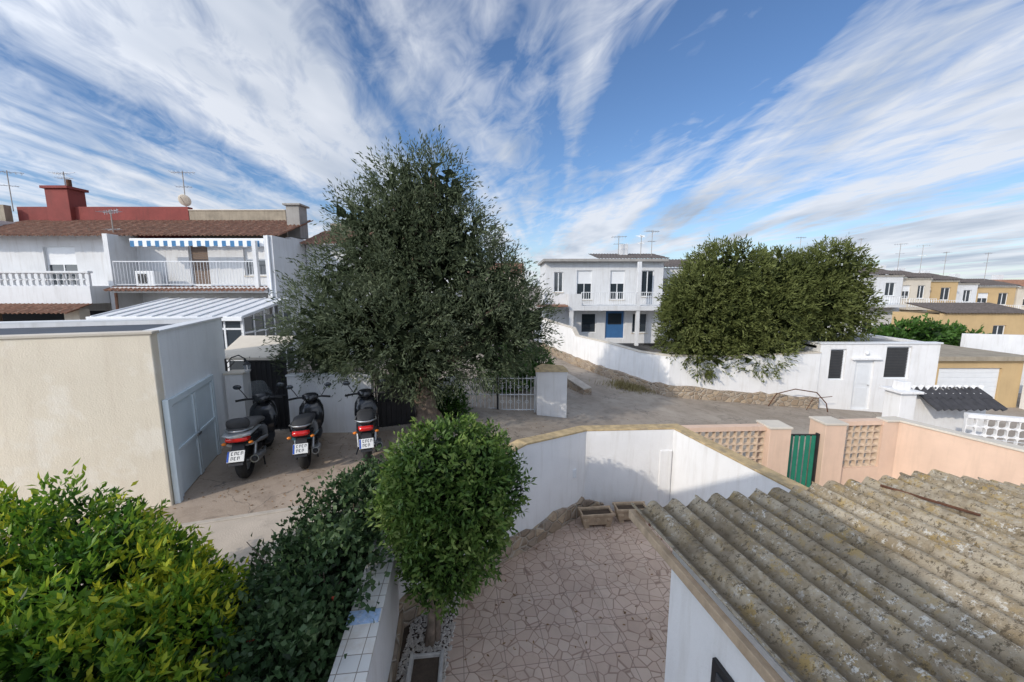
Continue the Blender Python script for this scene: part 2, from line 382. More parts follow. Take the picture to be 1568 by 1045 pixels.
def crown(blobs,n,rmin,rmax,lump=.2,lf=3,inner=.62,power=.5):
    B=np.array(blobs,float); w=(B[:,3]*B[:,4]+B[:,4]*B[:,5]+B[:,3]*B[:,5]); k=rng.choice(len(B),n,p=w/w.sum())
    d=unit(n); f=rmin+(rmax-rmin)*rng.random(n)**power
    lm=1+lump*sn(d*lf,1,0)+lump*.6*sn(d*lf*2.7+B[k,:3],1,5)
    P=B[k,:3]+d*B[k,3:6]*(f*lm)[:,None]
    keep=np.ones(n,bool)
    for i,b in enumerate(B):
        q=np.linalg.norm((P-b[:3])/b[3:6],axis=1); keep&=~((q<inner)&(k!=i))
    O=d/B[k,3:6]; O/=np.linalg.norm(O,axis=1,keepdims=True)
    return P[keep],O[keep],f[keep]
def foliage(name,blobs,nspray,per,slen,L,W,mat,parent,up=.5,rmin=.6,rmax=1.,lump=.2,lf=3,spread=.8,tmul=(.15,.6),inner_n=0,innerL=.3,inner_r=.7,jit=.03,tips=0,clump=2.0,clip=None,tvar=.3,camp=.16):
    P,O,f=crown(blobs,nspray,rmin,rmax,lump,lf)
    D=O*1.0+np.array([0,0,up])+rng.normal(size=O.shape)*.45; D/=np.linalg.norm(D,axis=1,keepdims=True)
    n=len(P); sl=slen*(.5+rng.random(n))
    t=np.tile(np.linspace(0,1,per),n)[:,None]
    PP=np.repeat(P,per,0)+np.repeat(D*sl[:,None],per,0)*t+rng.normal(size=(n*per,3))*jit
    DD=np.repeat(D,per,0)+unit(n*per)*spread
    ff=np.repeat((f-rmin)/(rmax-rmin),per)
    tn=tmul[0]+tmul[1]*np.clip(ff,0,1)**1.3+camp*sn(PP,clump,3)+camp*.6*sn(PP,clump*3,8)+np.repeat(rng.normal(size=n)*.09,per)+rng.normal(size=n*per)*tvar*.3  # outer leaves lighter, inner ones darker: light exposure put into the tint
    if tips: tn+=tips*t[:,0]*(np.repeat(rng.random(n),per)>.55)
    if clip is not None:
        m=clip(PP); PP=PP[m];DD=DD[m];tn=tn[m]
    k=len(PP)
    leaf_mesh(name,PP,DD,L*(.6+.7*rng.random(k)),W*(.7+.6*rng.random(k)),tn,mat,parent)
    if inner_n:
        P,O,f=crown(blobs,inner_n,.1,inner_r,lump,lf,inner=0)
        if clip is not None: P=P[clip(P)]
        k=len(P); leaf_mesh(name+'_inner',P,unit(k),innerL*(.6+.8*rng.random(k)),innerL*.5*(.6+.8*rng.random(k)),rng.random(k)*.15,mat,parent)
# ------------------------------------------------------------------ ground
def hz(x,y): return float(np.interp(x,[-1.5,6,14,22],[.6,-.2,-.8,-1.4]))
hole=[(-1.25,-2),(-1.25,2.5),(-1.5,4.15),(.1,5.6),(1.25,6.7),(2.95,6.8),(3.7,4.4),(4.6,1.0),(4.6,-2)]
pts=[Vector(p) for p in hole]; nh=len(hole)
edges=[(i,(i+1)%nh) for i in range(nh)]
def inside(p,poly):
    c=False;j=len(poly)-1
    for i in range(len(poly)):
        xi,yi=poly[i];xj,yj=poly[j]
        if (yi>p[1])!=(yj>p[1]) and p[0]<(xj-xi)*(p[1]-yi)/(yj-yi)+xi: c=not c
        j=i
    return c
def axis(lo,hi,c0,c1):
    a=[];x=c0
    while x<=c1: a.append(x); x+=1.0
    s=1.5;x=c1+1
    while x<hi: a.append(x); x+=s; s*=1.5
    a.append(hi); s=1.5;x=c0-1
    while x>lo: a.append(x); x-=s; s*=1.5
    a.append(lo); return sorted(a)
for x in axis(-3000,3000,-10,24):
    for y in axis(-3000,3000,-4,24):
        if inside((x,y),hole): continue
        if min((Vector((x,y))-Vector(h)).length for h in hole)<.3: continue
        pts.append(Vector((x+.01,y+.013)))
r=delaunay_2d_cdt(pts,edges,[],0,1e-4)
vs,fs=r[0],r[2]
V=[(v.x,v.y,hz(v.x,v.y)) for v in vs]
F=[tuple(f) for f in fs if not inside(((sum(vs[i].x for i in f)/3),(sum(vs[i].y for i in f)/3)),hole)]
me=bpy.data.meshes.new('ground'); me.from_pydata(V,[],F); me.materials.append(M['road']); o=bpy.data.objects.new('ground',me); link(o)
def sheet(name,mat,poly,z):
    me=bpy.data.meshes.new(name); me.from_pydata([(x,y,z(x,y) if callable(z) else z) for x,y in poly],[],[tuple(range(len(poly)))]); me.materials.append(mat)
    ob=bpy.data.objects.new(name,me); link(ob); return ob
sheet('courtyard_pavement',M['court'],[(-8,4.2),(-4.6,5.27),(-2.39,5.98),(-1.52,6.25),(-1.52,8.9),(-8,8.9)],.604)
sheet('light_pavement',M['paving'],[(-12,2.9),(-12,1),(-1.55,1),(-1.6,4.1),(-1.52,4.3),(-1.52,6.15),(-2.39,5.88),(-4.6,5.17),(-8,4.1)],.604)
o=Obj('kerb'); o.wall('kerb_stones',M['kerb'],[(-8,4.15,.4,.62),(-4.6,5.22,.4,.62),(-2.39,5.93,.4,.62),(-1.5,6.2,.4,.615)],.09,bev=.01); o.done()
sheet('patio_floor',M['patio'],[(-.66,-2),(4.6,-2),(4.6,1),(3.7,4.4),(2.95,6.8),(1.25,6.7),(.1,5.6),(-.72,4.85)],.0)
sheet('planting_bed_soil',M['soil'],[(-1.3,-2),(-.6,-2),(-.66,4.86),(-.4,5.2),(-1.5,4.2),(-1.3,2.5)],-.012)
V=[];F=[]
for i in range(2600):
    x=random.uniform(-1.2,-.68); y=random.uniform(2.6,4.7); r_=random.uniform(.008,.022)
    b=len(V); q=random.random()*3
    for k in range(6):
        a=k*math.pi/3+q; V.append((x+r_*math.cos(a)*random.uniform(.8,1.3),y+r_*math.sin(a),-.005+random.random()*.006))
    V.append((x,y,.002+r_*.8)); F+=[(b+k,b+(k+1)%6,b+6) for k in range(6)]
me=bpy.data.meshes.new('gravel'); me.from_pydata(V,[],F); me.materials.append(M['pebble']); link(bpy.data.objects.new('gravel',me))
V=[];F=[]
for i in range(900):
    if i<130: x=random.uniform(-.6,2.6);y=random.uniform(3,6.2);z=.006
    elif i<520: x=random.uniform(-5.2,-1.6);y=random.uniform(5.6,8.7);z=.612
    else:
        x=random.gauss(-1,2.2);y=random.gauss(9.8,1.2);
        if y<8.9 : continue
        z=hz(x,y)+.008
    if inside((x,y),hole)!=(i<130): continue
    a=random.random()*6.3;l=random.uniform(.012,.03); b=len(V)
    V+=[(x+l*math.cos(a),y+l*math.sin(a),z),(x-l*.4*math.sin(a),y+l*.4*math.cos(a),z+.006),(x-l*math.cos(a),y-l*math.sin(a),z),(x+l*.4*math.sin(a),y-l*.4*math.cos(a),z)]
    F.append((b,b+1,b+2,b+3))
me=bpy.data.meshes.new('fallen_leaves'); me.from_pydata(V,[],F); me.materials.append(M['deadleaf']); link(bpy.data.objects.new('fallen_leaves',me))
# ------------------------------------------------------------------ patio wall
o=Obj('patio_wall')
o.wall('low_wall',M['white'],[(-1.08,-2,-.1,1.07),(-1.22,2.5,-.1,1.07),(-1.45,4.15,-.1,1.07)],.25)
o.wall('tile_coping',M['walltile'],[(-1.08,-2,1.07,1.1),(-1.22,2.5,1.07,1.1),(-1.45,4.17,1.07,1.1)],.28,bev=.004)
o.wall('blue_tile',M['bluetile'],[(-1.30,3.02,1.06,1.103),(-1.322,3.17,1.06,1.103)],.27)
wl=[(-1.45,4.15,-.1,1.2),(-.9,4.75,-.1,1.45),(.15,5.62,-.1,1.66),(.6,6.05,-.1,1.58),(1.25,6.62,-.1,1.5),(2.92,6.72,-.1,1.5),(3.62,4.35,-.1,1.5),(4.5,1.0,-.1,1.5)]
o.wall('wall',M['white'],wl,.2)
o.wall('coping',M['ochrecap'],[(a,b,d,d+.03) for a,b,c,d in wl],.215,bev=.006)
o.box('pilaster',M['white'],2.62,2.83,6.58,6.66,-.05,1.12,.01)
o.box('electric_box',M['whitemetal'],1.02,1.10,6.30,6.36,.75,.9,.008)
sk=[];path=[(-1.45,4.15),(-.9,4.75),(.15,5.62),(.6,6.05),(1.25,6.62),(1.75,6.65)]
for i in range(len(path)-1):
    a=Vector(path[i]);b=Vector(path[i+1]);n=max(2,int((b-a).length/.12))
    for k in range(n):
        q=a.lerp(b,k/n); sk.append((q.x,q.y,-.05,.30+.05*math.sin(len(sk)*.9)+random.uniform(-.03,.04)+(.0 if i<4 else -.14)))
o.wall('stone_skirting',M['stone'],sk,.06,off=-.12)
o.wall('stone_skirting_left',M['stone'],[(-1.22,2.5,-.05,.2),(-1.3,3.1,-.05,.23),(-1.36,3.6,-.05,.17),(-1.43,4.1,-.05,.24)],.04,off=-.135)
o.done()
# ------------------------------------------------------------------ planters
def planter(x,y,rz,L=.55,W=.24,H=.24,mat='planter',relief=True):
    o=Obj('concrete_planter',(x,y,0),rz); mat=M[mat]
    V=[];F=[]
    t=.03
    for (z,k) in ((.05,.86),(H,1)):
        for sx,sy in ((-1,-1),(1,-1),(1,1),(-1,1)): V.append((sx*L/2*k,sy*W/2*k,z))
    for sx,sy in ((-1,-1),(1,-1),(1,1),(-1,1)): V.append((sx*(L/2-t),sy*(W/2-t),H))
    for sx,sy in ((-1,-1),(1,-1),(1,1),(-1,1)): V.append((sx*(L/2-t),sy*(W/2-t),H-.05))
    F=[(3,2,1,0)]
    for q in range(3):
        for j in range(4): F.append((q*4+j,q*4+(j+1)%4,q*4+4+(j+1)%4,q*4+4+j))
    o.add('trough',mat,V,F,False,.006)
    o.box('rim_front',mat,-L/2-.012,L/2+.012,-W/2-.012,-W/2+.02,H-.035,H+.008,.005)
    o.box('rim_back',mat,-L/2-.012,L/2+.012,W/2-.02,W/2+.012,H-.035,H+.008,.005)
    if relief:
        for a in (-.2,0,.2): o.ell('relief',mat,(a*L/.55,-W/2*.93,.14),(.05,.014,.04),8)
    o.box('foot_l',mat,-L/2+.05,-L/2+.13,-W/2+.02,W/2-.02,0,.055); o.box('foot_r',mat,L/2-.13,L/2-.05,-W/2+.02,W/2-.02,0,.055)
    o.box('soil',M['soil'],-L/2+t,L/2-t,-W/2+t,W/2-t,H-.06,H-.035); o.done()
planter(1.42,6.15,R(6)); planter(2.05,6.3,R(3))
planter(-.85,3.3,R(96),.55,.32,.24,'trough',False)
# ------------------------------------------------------------------ shed with corrugated roof
u=Vector((1,.19,0)).normalized(); d=Vector((-.19,1,-.024)).normalized()
o=Obj('garden_shed')
fl=Vector((.98,3.02,2.17))
near=fl-d*4.6
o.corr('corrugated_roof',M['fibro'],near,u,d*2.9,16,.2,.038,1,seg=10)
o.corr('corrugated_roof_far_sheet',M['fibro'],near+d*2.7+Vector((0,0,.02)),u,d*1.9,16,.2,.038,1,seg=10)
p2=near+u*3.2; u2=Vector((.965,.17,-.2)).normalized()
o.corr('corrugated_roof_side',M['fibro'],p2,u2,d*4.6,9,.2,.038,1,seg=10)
ang=math.atan2(u.y,u.x)
Mx=Matrix.Translation((fl.x,fl.y,0))@Matrix.Rotation(ang,4,'Z')
o.box('walls',M['white'],.12,.27,-4.5,-.42,-.02,2.10,0,Mx)
o.box('back_wall',M['white'],.27,4.6,-.57,-.42,-.02,2.0,0,Mx)
o.box('verge_board',M['planter'],-.015,.03,-4.6,.0,2.10,2.165,.004,Mx)
o.box('window_frame',M['black'],.09,.118,-1.52,-.92,1.15,1.72,.004,Mx)
o.box('window_glass',M['glass'],.083,.088,-1.47,-.97,1.2,1.67,0,Mx)
o.tube('rusty_rod',M['rust'],[near+u*2.55+d*3.9+Vector((0,0,.06)),near+u*2.35+d*4.45+Vector((0,0,.05))],.012,6)
o.tube('rusty_rod',M['rust'],[near+u*2.7+d*3.3+Vector((0,0,.05)),near+u*2.62+d*3.62+Vector((0,0,.06))],.02,6)
for i in range(0,16,3):
    for t in (.6,2.4,3.0,4.3): q=near+u*(i*.2+.001)+d*t+Vector((0,0,.045)); o.ell('fixing_caps',M['rust'],q,(.014,.014,.01),6)
o.done()
for k in ('corrugated_roof','corrugated_roof_far_sheet','corrugated_roof_side'):
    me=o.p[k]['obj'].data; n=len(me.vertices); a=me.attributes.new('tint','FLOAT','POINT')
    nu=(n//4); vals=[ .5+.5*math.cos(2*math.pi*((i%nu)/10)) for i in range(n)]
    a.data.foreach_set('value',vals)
# unseen house block added behind left of the viewpoint to shade the patio
o=Obj('added_shade_house')
o.box('walls',M['whiteB'],-5.8,-2.3,-8,-.62,-.2,5.5,.01); o.box('roof_parapet',M['beige'],-5.85,-2.25,-8.05,-.57,5.5,5.6,.01)
for x0 in (-5.1,-3.6):
    o.box('window_frames',M['whitemetal'],x0-.05,x0+.95,-.617,-.56,3.25,4.45,.005); o.box('window_glass',M['glass'],x0,x0+.9,-.558,-.55,3.3,4.4); o.box('sills',M['beige'],x0-.1,x0+1,-.617,-.5,3.18,3.247)
o.box('door_frame',M['whitemetal'],-4.4,-3.4,-.617,-.56,.6,2.75,.005); o.box('door',M['shutter'],-4.34,-3.46,-.558,-.54,.61,2.69,.005)
o.done()
# ------------------------------------------------------------------ salmon wall with lattice
def lattice(o,mat,p0,p1,z0,z1,cell=.15,part='lattice_blocks',th=.09):
    p0=Vector((*p0,0));p1=Vector((*p1,0)); L=(p1-p0).length; n=max(1,round(L/cell)); m=max(1,round((z1-z0)/cell))
    a=math.atan2((p1-p0).y,(p1-p0).x); Mx=Matrix.Translation(p0)@Matrix.Rotation(a,4,'Z'); cx=L/n; cz_=(z1-z0)/m; t=.016
    for i in range(n+1): o.box(part,mat,i*cx-t/2,i*cx+t/2,-th/2,th/2,z0,z1,0,Mx)
    for j in range(m+1): o.box(part,mat,0,L,-th/2+.003,th/2-.003,z0+j*cz_-t/2,z0+j*cz_+t/2,0,Mx)
    for i in range(n):
        for j in range(m):
            x=(i+.5)*cx;z=z0+(j+.5)*cz_
            for sx in (-1,1):
                for sz in (-1,1):
                    V=[];
                    ox,oz=x+sx*cx/2,z+sz*cz_/2
                    A=(ox,oz);B=(ox-sx*cx*.36,oz);C=(ox-sx*cx*.12,oz-sz*cz_*.12*1.2);D_=(ox,oz-sz*cz_*.36)
                    for yy in (-th/2+.008,th/2-.008):
                        for q in (A,B,C,D_): V.append(Mx@Vector((q[0],yy,q[1])))
                    o.add(part,mat,V,[(0,1,2,3),(7,6,5,4),(0,4,5,1),(1,5,6,2),(2,6,7,3),(3,7,4,0)])
o=Obj('salmon_garden_wall')
def pil(o,mat,x,y,w,z0,z1,rz=0,d=None,cap=True,part='pillars'):
    Mx=Matrix.Translation((x,y,0))@Matrix.Rotation(rz,4,'Z'); d=d or w
    o.box(part,mat,-w/2,w/2,-d/2,d/2,z0,z1,.008,Mx)
    if cap: o.box('pillar_caps',M['beige'],-w/2-.02,w/2+.02,-d/2-.02,d/2+.02,z1,z1+.04,.008,Mx)
zz=-.6
o.wall('plinth',M['pink'],[(3.3,7.45,zz,.25),(5.07,7.55,zz,.25)],.2); lattice(o,M['lattice'],(3.3,7.45),(5.06,7.55),.25,1.15)
o.wall('top_rail',M['pink'],[(3.3,7.45,1.15,1.24),(5.06,7.55,1.15,1.24)],.16)
pil(o,M['pink'],5.27,7.57,.42,zz,1.22)
pil(o,M['pink'],6.42,7.65,.42,zz,1.27)
o.wall('plinth',M['pink'],[(6.6,7.67,zz,.3),(7.6,7.75,zz,.3)],.2); lattice(o,M['lattice'],(6.63,7.67),(7.55,7.745),.3,1.2)
o.wall('top_rail',M['pink'],[(6.63,7.67,1.2,1.29),(7.55,7.745,1.2,1.29)],.16)
o.wall('wall',M['pink'],[(7.55,7.75,zz,1.26),(7.95,7.78,zz,1.26),(8.75,6.3,zz,1.22),(9.9,4.0,zz,1.2),(11,1.5,zz,1.2)],.2)
o.wall('coping',M['beige'],[(7.6,7.75,1.26,1.30),(7.95,7.78,1.26,1.30),(8.75,6.3,1.22,1.26),(9.9,4.0,1.2,1.24),(11,1.5,1.2,1.24)],.25,bev=.006)
o.done()
o=Obj('green_metal_gate')
for i in range(6): o.box('bars',M['green'],5.50+i*.115,5.58+i*.115,7.585,7.60,-.25,1.0,.003)
o.box('frame',M['black'],5.49,6.2,7.6,7.63,.98,1.02); o.box('frame',M['black'],5.49,6.2,7.6,7.63,-.28,-.24); o.box('frame',M['black'],6.17,6.2,7.55,7.63,-.28,1.05); o.box('frame',M['black'],5.49,5.51,7.55,7.63,-.28,1.05)
o.done()
# ------------------------------------------------------------------ left garage
g=Obj('cream_garage',(-5.3,5.7,0),R(20.8))
g.box('front_wall',M['cream'],-12,0,0,.2,.3,3.3,.012)
g.box('side_wall',M['whiteside'],-.2,.012,.2,3.1,.3,3.3)
g.box('rear_wall',M['white'],-12,-.2,2.9,3.1,.3,3.3)
g.box('roof',M['membrane'],-12,-.2,.2,2.9,3.1,3.22)
g.box('parapet_cap_front',M['beige'],-12,.03,-.02,.2,3.3,3.34,.006); g.box('parapet_cap_side',M['whitemetal'],-.2,.04,.203,3.1,3.3,3.335,.006); g.box('parapet_cap_rear',M['whitemetal'],-12,-.203,2.9,3.1,3.3,3.335,.006)
g.box('door_frame',M['bluemetal'],.012,.09,.05,.16,.6,2.28,.005); g.box('door_frame',M['bluemetal'],.012,.07,2.0,2.08,.6,2.25,.005); g.box('door_frame',M['bluemetal'],.012,.07,.2,2.0,2.15,2.25,.005)
for i in range(2):
    a=.21+i*.9; g.box('door_leaves',M['bluemetal'],.014,.04,a,a+.88,.62,2.14,.004)
    g.box('door_ribs',M['bluemetal'],.04,.065,a+.0,a+.88,1.35,1.41,.003); g.box('door_ribs',M['bluemetal'],.04,.065,a+.0,a+.06,.62,1.345,.003); g.box('door_ribs',M['bluemetal'],.04,.065,a+.82,a+.88,.62,1.345,.003)
    g.box('door_ribs',M['bluemetal'],.04,.065,a+.0,a+.06,1.415,2.13,.003); g.box('door_ribs',M['bluemetal'],.04,.065,a+.82,a+.88,1.415,2.13,.003)
g.box('hasp',M['steel'],.066,.09,1.0,1.16,1.36,1.4)
g.done()
o=Obj('wall_lamp',(-5.75,7.75,2.45),R(20))
o.tube('bracket',M['black'],[(0,0,0),(.1,0,.12),(.22,0,.16),(.33,0,.08),(.35,0,.0)],.012,6); o.tube('scroll',M['black'],[(0,0,-.1),(.08,0,-.04),(.14,0,.03),(.1,0,.08),(.06,0,.04)],.008,6)
o.tube('lantern_top',M['black'],[(.35,0,.02),(.35,0,-.04)],[.02,.08],8); o.tube('lantern_glass',M['screen'],[(.35,0,-.04),(.35,0,-.2)],[.075,.05],8); o.box('backplate',M['black'],-.02,.0,-.03,.03,-.15,.1); o.done()
o=Obj('courtyard_wall')
pil(o,M['white'],-6.05,8.45,.35,.4,2.1,R(10))
o.wall('wall',M['white'],[(-5.15,8.85,.4,1.95),(-3.25,8.9,.4,1.95)],.2)
o.wall('coping',M['whitemetal'],[(-5.17,8.85,1.95,1.99),(-3.23,8.9,1.95,1.99)],.25,bev=.006)
o.wall('wall_right',M['white'],[(-2.3,9.9,.3,1.5),(-1.62,10.9,.3,1.45)],.2)
o.done()
def irongate(name,p0,p1,z0,h,mat,solid=False,step=.11):
    o=Obj(name); p0=Vector(p0);p1=Vector(p1)
    o.tube('frame',mat,[(*p0,z0),(*p0,z0+h)],.025,6);o.tube('frame',mat,[(*p1,z0),(*p1,z0+h)],.025,6)
    for z in (z0+.08,z0+h*.5,z0+h-.05): o.tube('frame',mat,[(*p0,z),(*p1,z)],.018,6)
    n=int((p1-p0).length/step)
    for i in range(1,n):
        q=p0.lerp(p1,i/n); top=z0+h+(.05 if i%2 else 0)
        o.tube('bars',mat,[(*q,z0+.05),(*q,top)],.009,5); 
        if not solid and i%2: o.torus('scrolls',mat,(q.x,q.y,z0+h*.3),.045,.006,'y',10,4); o.torus('scrolls',mat,(q.x,q.y,z0+h*.72),.045,.006,'y',10,4)
    if solid:
        dd=(p1-p0).normalized(); a=math.atan2(dd.y,dd.x); Mx=Matrix.Translation((*p0,0))@Matrix.Rotation(a,4,'Z')
        o.box('panel',mat,.03,(p1-p0).length-.03,.02,.03,z0+.05,z0+h*.98,0,Mx)
    o.done()
irongate('dark_iron_gate',(-6.1,8.8),(-5.22,8.86),.6,1.75,M['black'],True)
irongate('dark_iron_gate',(-3.2,8.95),(-2.35,9.3),.6,1.35,M['black'],True)
irongate('white_iron_gate',(-1.5,10.9),(-.42,10.95),.42,1.0,M['whitemetal'])
irongate('white_iron_gate',(-.4,10.95),(.66,10.95),.38,1.05,M['whitemetal'])
o=Obj('gate_pillar'); o.box('pillar',M['white'],.7,1.55,10.75,11.25,.0,1.62,.012)
V=[(.66,10.71,1.62),(1.59,10.71,1.62),(1.59,11.29,1.62),(.66,11.29,1.62),(.85,11.0,1.8),(1.45,11.0,1.75)]
o.add('cap',M['ochrecap'],V,[(0,1,5,4),(2,3,4,5),(1,2,5),(3,0,4),(3,2,1,0)]); o.tube('gate_post',M['black'],[(-.41,10.9,.3),(-.41,10.9,1.5)],.03,8); o.done()
o=Obj('entrance_canopy'); 
V=[(-6.9,9.9,2.75),(-5.5,9.9,2.75),(-5.4,8.8,2.38),(-6.75,8.8,2.38)]; V+= [(a,b,c-.06) for a,b,c in V]
o.add('canopy',M['beige'],V,[(0,3,2,1),(4,5,6,7),(3,7,6,2),(0,1,5,4),(1,2,6,5),(0,4,7,3)])
o.tube('post',M['whitemetal'],[(-5.5,8.95,.6),(-5.5,8.95,2.38)],.03,8); o.tube('post',M['whitemetal'],[(-6.7,8.95,.6),(-6.7,8.95,2.38)],.03,8); o.done()
# ------------------------------------------------------------------ left row houses
def antenna(name,x,y,z,h=1.6,rz=0,n=6,dish=False):
    o=Obj(name,(x,y,z),rz); o.tube('mast',M['woodpole'],[(0,0,0),(0,0,h)],.022,6)
    o.tube('boom',M['steel'],[(-.5,0,h-.1),(.55,0,h-.05)],.014,5)
    for i in range(n):
        t=-.45+i*.18; o.tube('elements',M['steel'],[(t,-.28+.02*i,h-.09),(t,.28-.02*i,h-.09)],.009,4); o.tube('elements',M['steel'],[(t,0,h-.18),(t,0,h)],.008,4)
    o.tube('boom',M['steel'],[(-.35,0,h*.62),(.3,.1,h*.64)],.012,5)
    for i in range(4): o.tube('elements',M['steel'],[(-.3+i*.18,-.2,h*.63),(-.3+i*.18,.2,h*.63)],.008,4)
    if dish:
        o.ell('dish',M['beige'],(.05,-.15,h*.3),(.28,.05,.28),12,Matrix.Rotation(R(25),4,'X').to_3x3())
        o.tube('arm',M['steel'],[(.05,-.15,h*.2),(.05,-.45,h*.35)],.012,5)
    o.done()
h=Obj('white_terraced_house')  # house B
h.facade(M['whiteB'],-16.4,-9.85,17.5,.6,6.0,.25,[(-14.15,-13.3,4.0,5.85,'shutter'),(-11.75,-10.7,4.45,5.65,'winsh'),(-15.2,-12,.8,2.8,'dark')])
h.box('side_walls',M['whiteB'],-9.85,-9.6,17.5,22,.6,6.1); h.box('party_wall',M['whiteB'],-16.6,-16.4,16.3,22,.6,6.1)
h.box('balcony_slab',M['whiteB'],-16.35,-9.9,16.1,17.5,3.72,3.95,.01); h.box('balcony_pillar',M['whiteB'],-9.95,-9.6,16.1,17.5,.6,6.0)
h.box('balcony_pillar',M['whiteB'],-10.45,-10.3,16.1,16.25,3.95,5.8)
h.corr('balcony_tile_edge',M['terra'],(-16.4,16.3,3.98),(1,0,0),(0,-.45,-.16),36,.18,.03,1,seg=6)
h.railing(M['whitemetal'],(-16.2,16.2),(-10.3,16.2),3.98,1.0)
h.corr('tiled_roof',M['terra'],(-23.5,19.7,7.15),(1,0,0),(0,-2.9,-1.05),77,.18,.035,5,lap=.02,seg=6)
h.box('red_parapet',M['red'],-24,-15.7,19.7,20,6.2,7.8,.01); h.box('brown_parapet',M['brownwall'],-15.7,-11.0,19.72,20.02,6.2,7.62,.01); h.box('parapet_capping',M['beige'],-15.7,-11.0,19.68,20.06,7.62,7.67,.01)
h.box('red_chimney',M['red'],-22.3,-21.2,19.5,20.3,7.0,8.6,.02); h.box('chimney_cap',M['red'],-22.4,-21.1,19.4,20.4,8.6,8.72,.01)
h.tube('chimney_pipe',M['rust'],[(-21.5,19.9,8.6),(-21.5,19.9,9.1)],.1,8)
h.box('grey_chimney',M['grey'],-10.35,-9.75,18.6,19.3,6.2,7.65,.01); h.box('grey_chimney_top',M['grey'],-10.45,-9.65,18.5,19.4,7.65,7.73,.01)
for i in range(34):
    x=-15.55+i*.17; h.box('awning_white' if i%2 else 'awning_blue',M['whitemetal'] if i%2 else M['blueawn'],x,x+.168,16.35,16.37,5.58+.02*(i%3),5.82)
h.box('awning_case',M['whitemetal'],-15.6,-9.8,16.38,16.6,5.75,5.92,.02)
h.box('ac_unit',M['whitemetal'],-15.75,-14.95,16.6,16.95,4.0,4.62,.02); h.torus('ac_fan_guard',M['grey'],(-15.45,16.59,4.3),.2,.015,'y',20,6); h.box('ac_grille',M['black'],-15.63,-15.25,16.588,16.596,4.1,4.5)
h.tube('downpipe',M['terra'],[(-16.25,16.2,3.9),(-16.25,16.15,2.6)],.05,8); h.tube('downpipe_right',M['whitemetal'],[(-9.75,16.05,6.0),(-9.75,16.05,.6)],.045,8)
h.done()
a=Obj('white_terraced_house')  # house A
a.facade(M['whiteB'],-27,-16.6,17.6,.6,6.2,.25,[(-24.2,-22.9,4.2,5.6,'win'),(-20.6,-19.2,4.0,5.7,'winsh'),(-26,-18,.8,2.9,'open')])
a.box('dark_room',M['darkin'],-26,-18,18.5,18.6,.6,3.0)
a.box('balcony_slab',M['whiteB'],-27,-16.65,15.6,17.6,3.3,4.0,.01); lattice(a,M['whiteB'],(-27,15.7),(-16.7,15.7),4.0,4.5,.25); a.box('balcony_rail',M['whiteB'],-27,-16.65,15.6,15.8,4.5,4.58,.01)
a.corr('tile_ledge',M['terra'],(-27,15.55,3.3),(1,0,0),(0,-.9,-.3),58,.18,.03,2,lap=.015,seg=6)
a.box('lower_columns',M['beige'],-17.5,-16.9,15.3,15.7,.6,3.1); a.box('lower_columns_dark',M['shutter'],-20.2,-20.05,15.3,15.4,.6,3.1); a.box('lower_wall',M['beige'],-27,-17.5,15.4,15.6,.6,2.4)
a.box('parapet',M['brownwall'],-29,-24.0,19.2,19.5,6.2,7.8,.01); a.box('white_gable',M['whiteB'],-27,-23.3,17.2,19,6.2,6.95,.01)
a.done()
c=Obj('white_terraced_house')  # house C
c.facade(M['whiteB'],-9.55,-3,18.6,.6,5.9,.25,[(-8.6,-7.4,3.8,5.0,'winsh'),(-8.6,-7.6,.9,2.6,'dark'),(-6,-4.8,3.8,5.0,'win')])
c.corr('tiled_roof',M['terra'],(-9.6,20.8,6.8),(1,0,0),(0,-2.6,-.9),37,.18,.035,4,lap=.02,seg=6)
c.box('parapet',M['brownwall'],-9.4,-3,20.9,21.1,6.2,7.2,.01); c.box('side_wall',M['whiteB'],-3,-2.8,18.6,22,.6,6.6)
c.done()
v=Obj('white_conservatory')
V=[(-13.9,12.9,2.98),(-8.9,12.9,2.98),(-9.0,16.0,3.5),(-14.0,16.0,3.5)]; V+=[(x,y,z-.05) for x,y,z in V]
v.add('roof_panels',M['whiteB'],V,[(0,1,2,3),(7,6,5,4),(0,4,5,1),(1,5,6,2),(2,6,7,3),(3,7,4,0)])
for i in range(11):
    t=i/10; v.tube('roof_ribs',M['whitemetal'],[(-13.88+t*4.96,12.9,3.0),(-13.98+t*4.96,16.0,3.52)],.025,6)
v.box('gutter',M['whitemetal'],-13.95,-8.85,12.8,12.9,2.86,3.0,.01)
for i in range(9): v.box('posts',M['whitemetal'],-13.8+i*.6,-13.74+i*.6,12.98,13.04,.6,2.9)
for z in (.6,1.5,2.55): v.box('rails',M['whitemetal'],-13.8,-9.0,12.985,13.035,z,z+.06)
v.box('glass_front',M['glass'],-13.8,-9.0,13.01,13.02,.66,2.88)
for i in range(6): v.box('side_posts',M['whitemetal'],-9.04,-8.98,13.0+i*.59,13.06+i*.59,.6,2.95+i*.1)
for z in (.6,1.5,2.4): v.box('side_rails',M['whitemetal'],-9.035,-8.985,13.0,16,z,z+.06)
v.box('glass_side',M['glass'],-9.02,-9.01,13.0,16,.66,2.95); v.done()
antenna('tv_antenna',-24.3,19.8,7.6,1.9,R(35)); antenna('tv_antenna',-15.9,19.85,7.5,2.0,R(10),dish=True); antenna('tv_antenna',-17.0,17.2,5.0,2.2,R(-20)); antenna('tv_antenna',-21.8,20,8.7,.8,R(0),4)
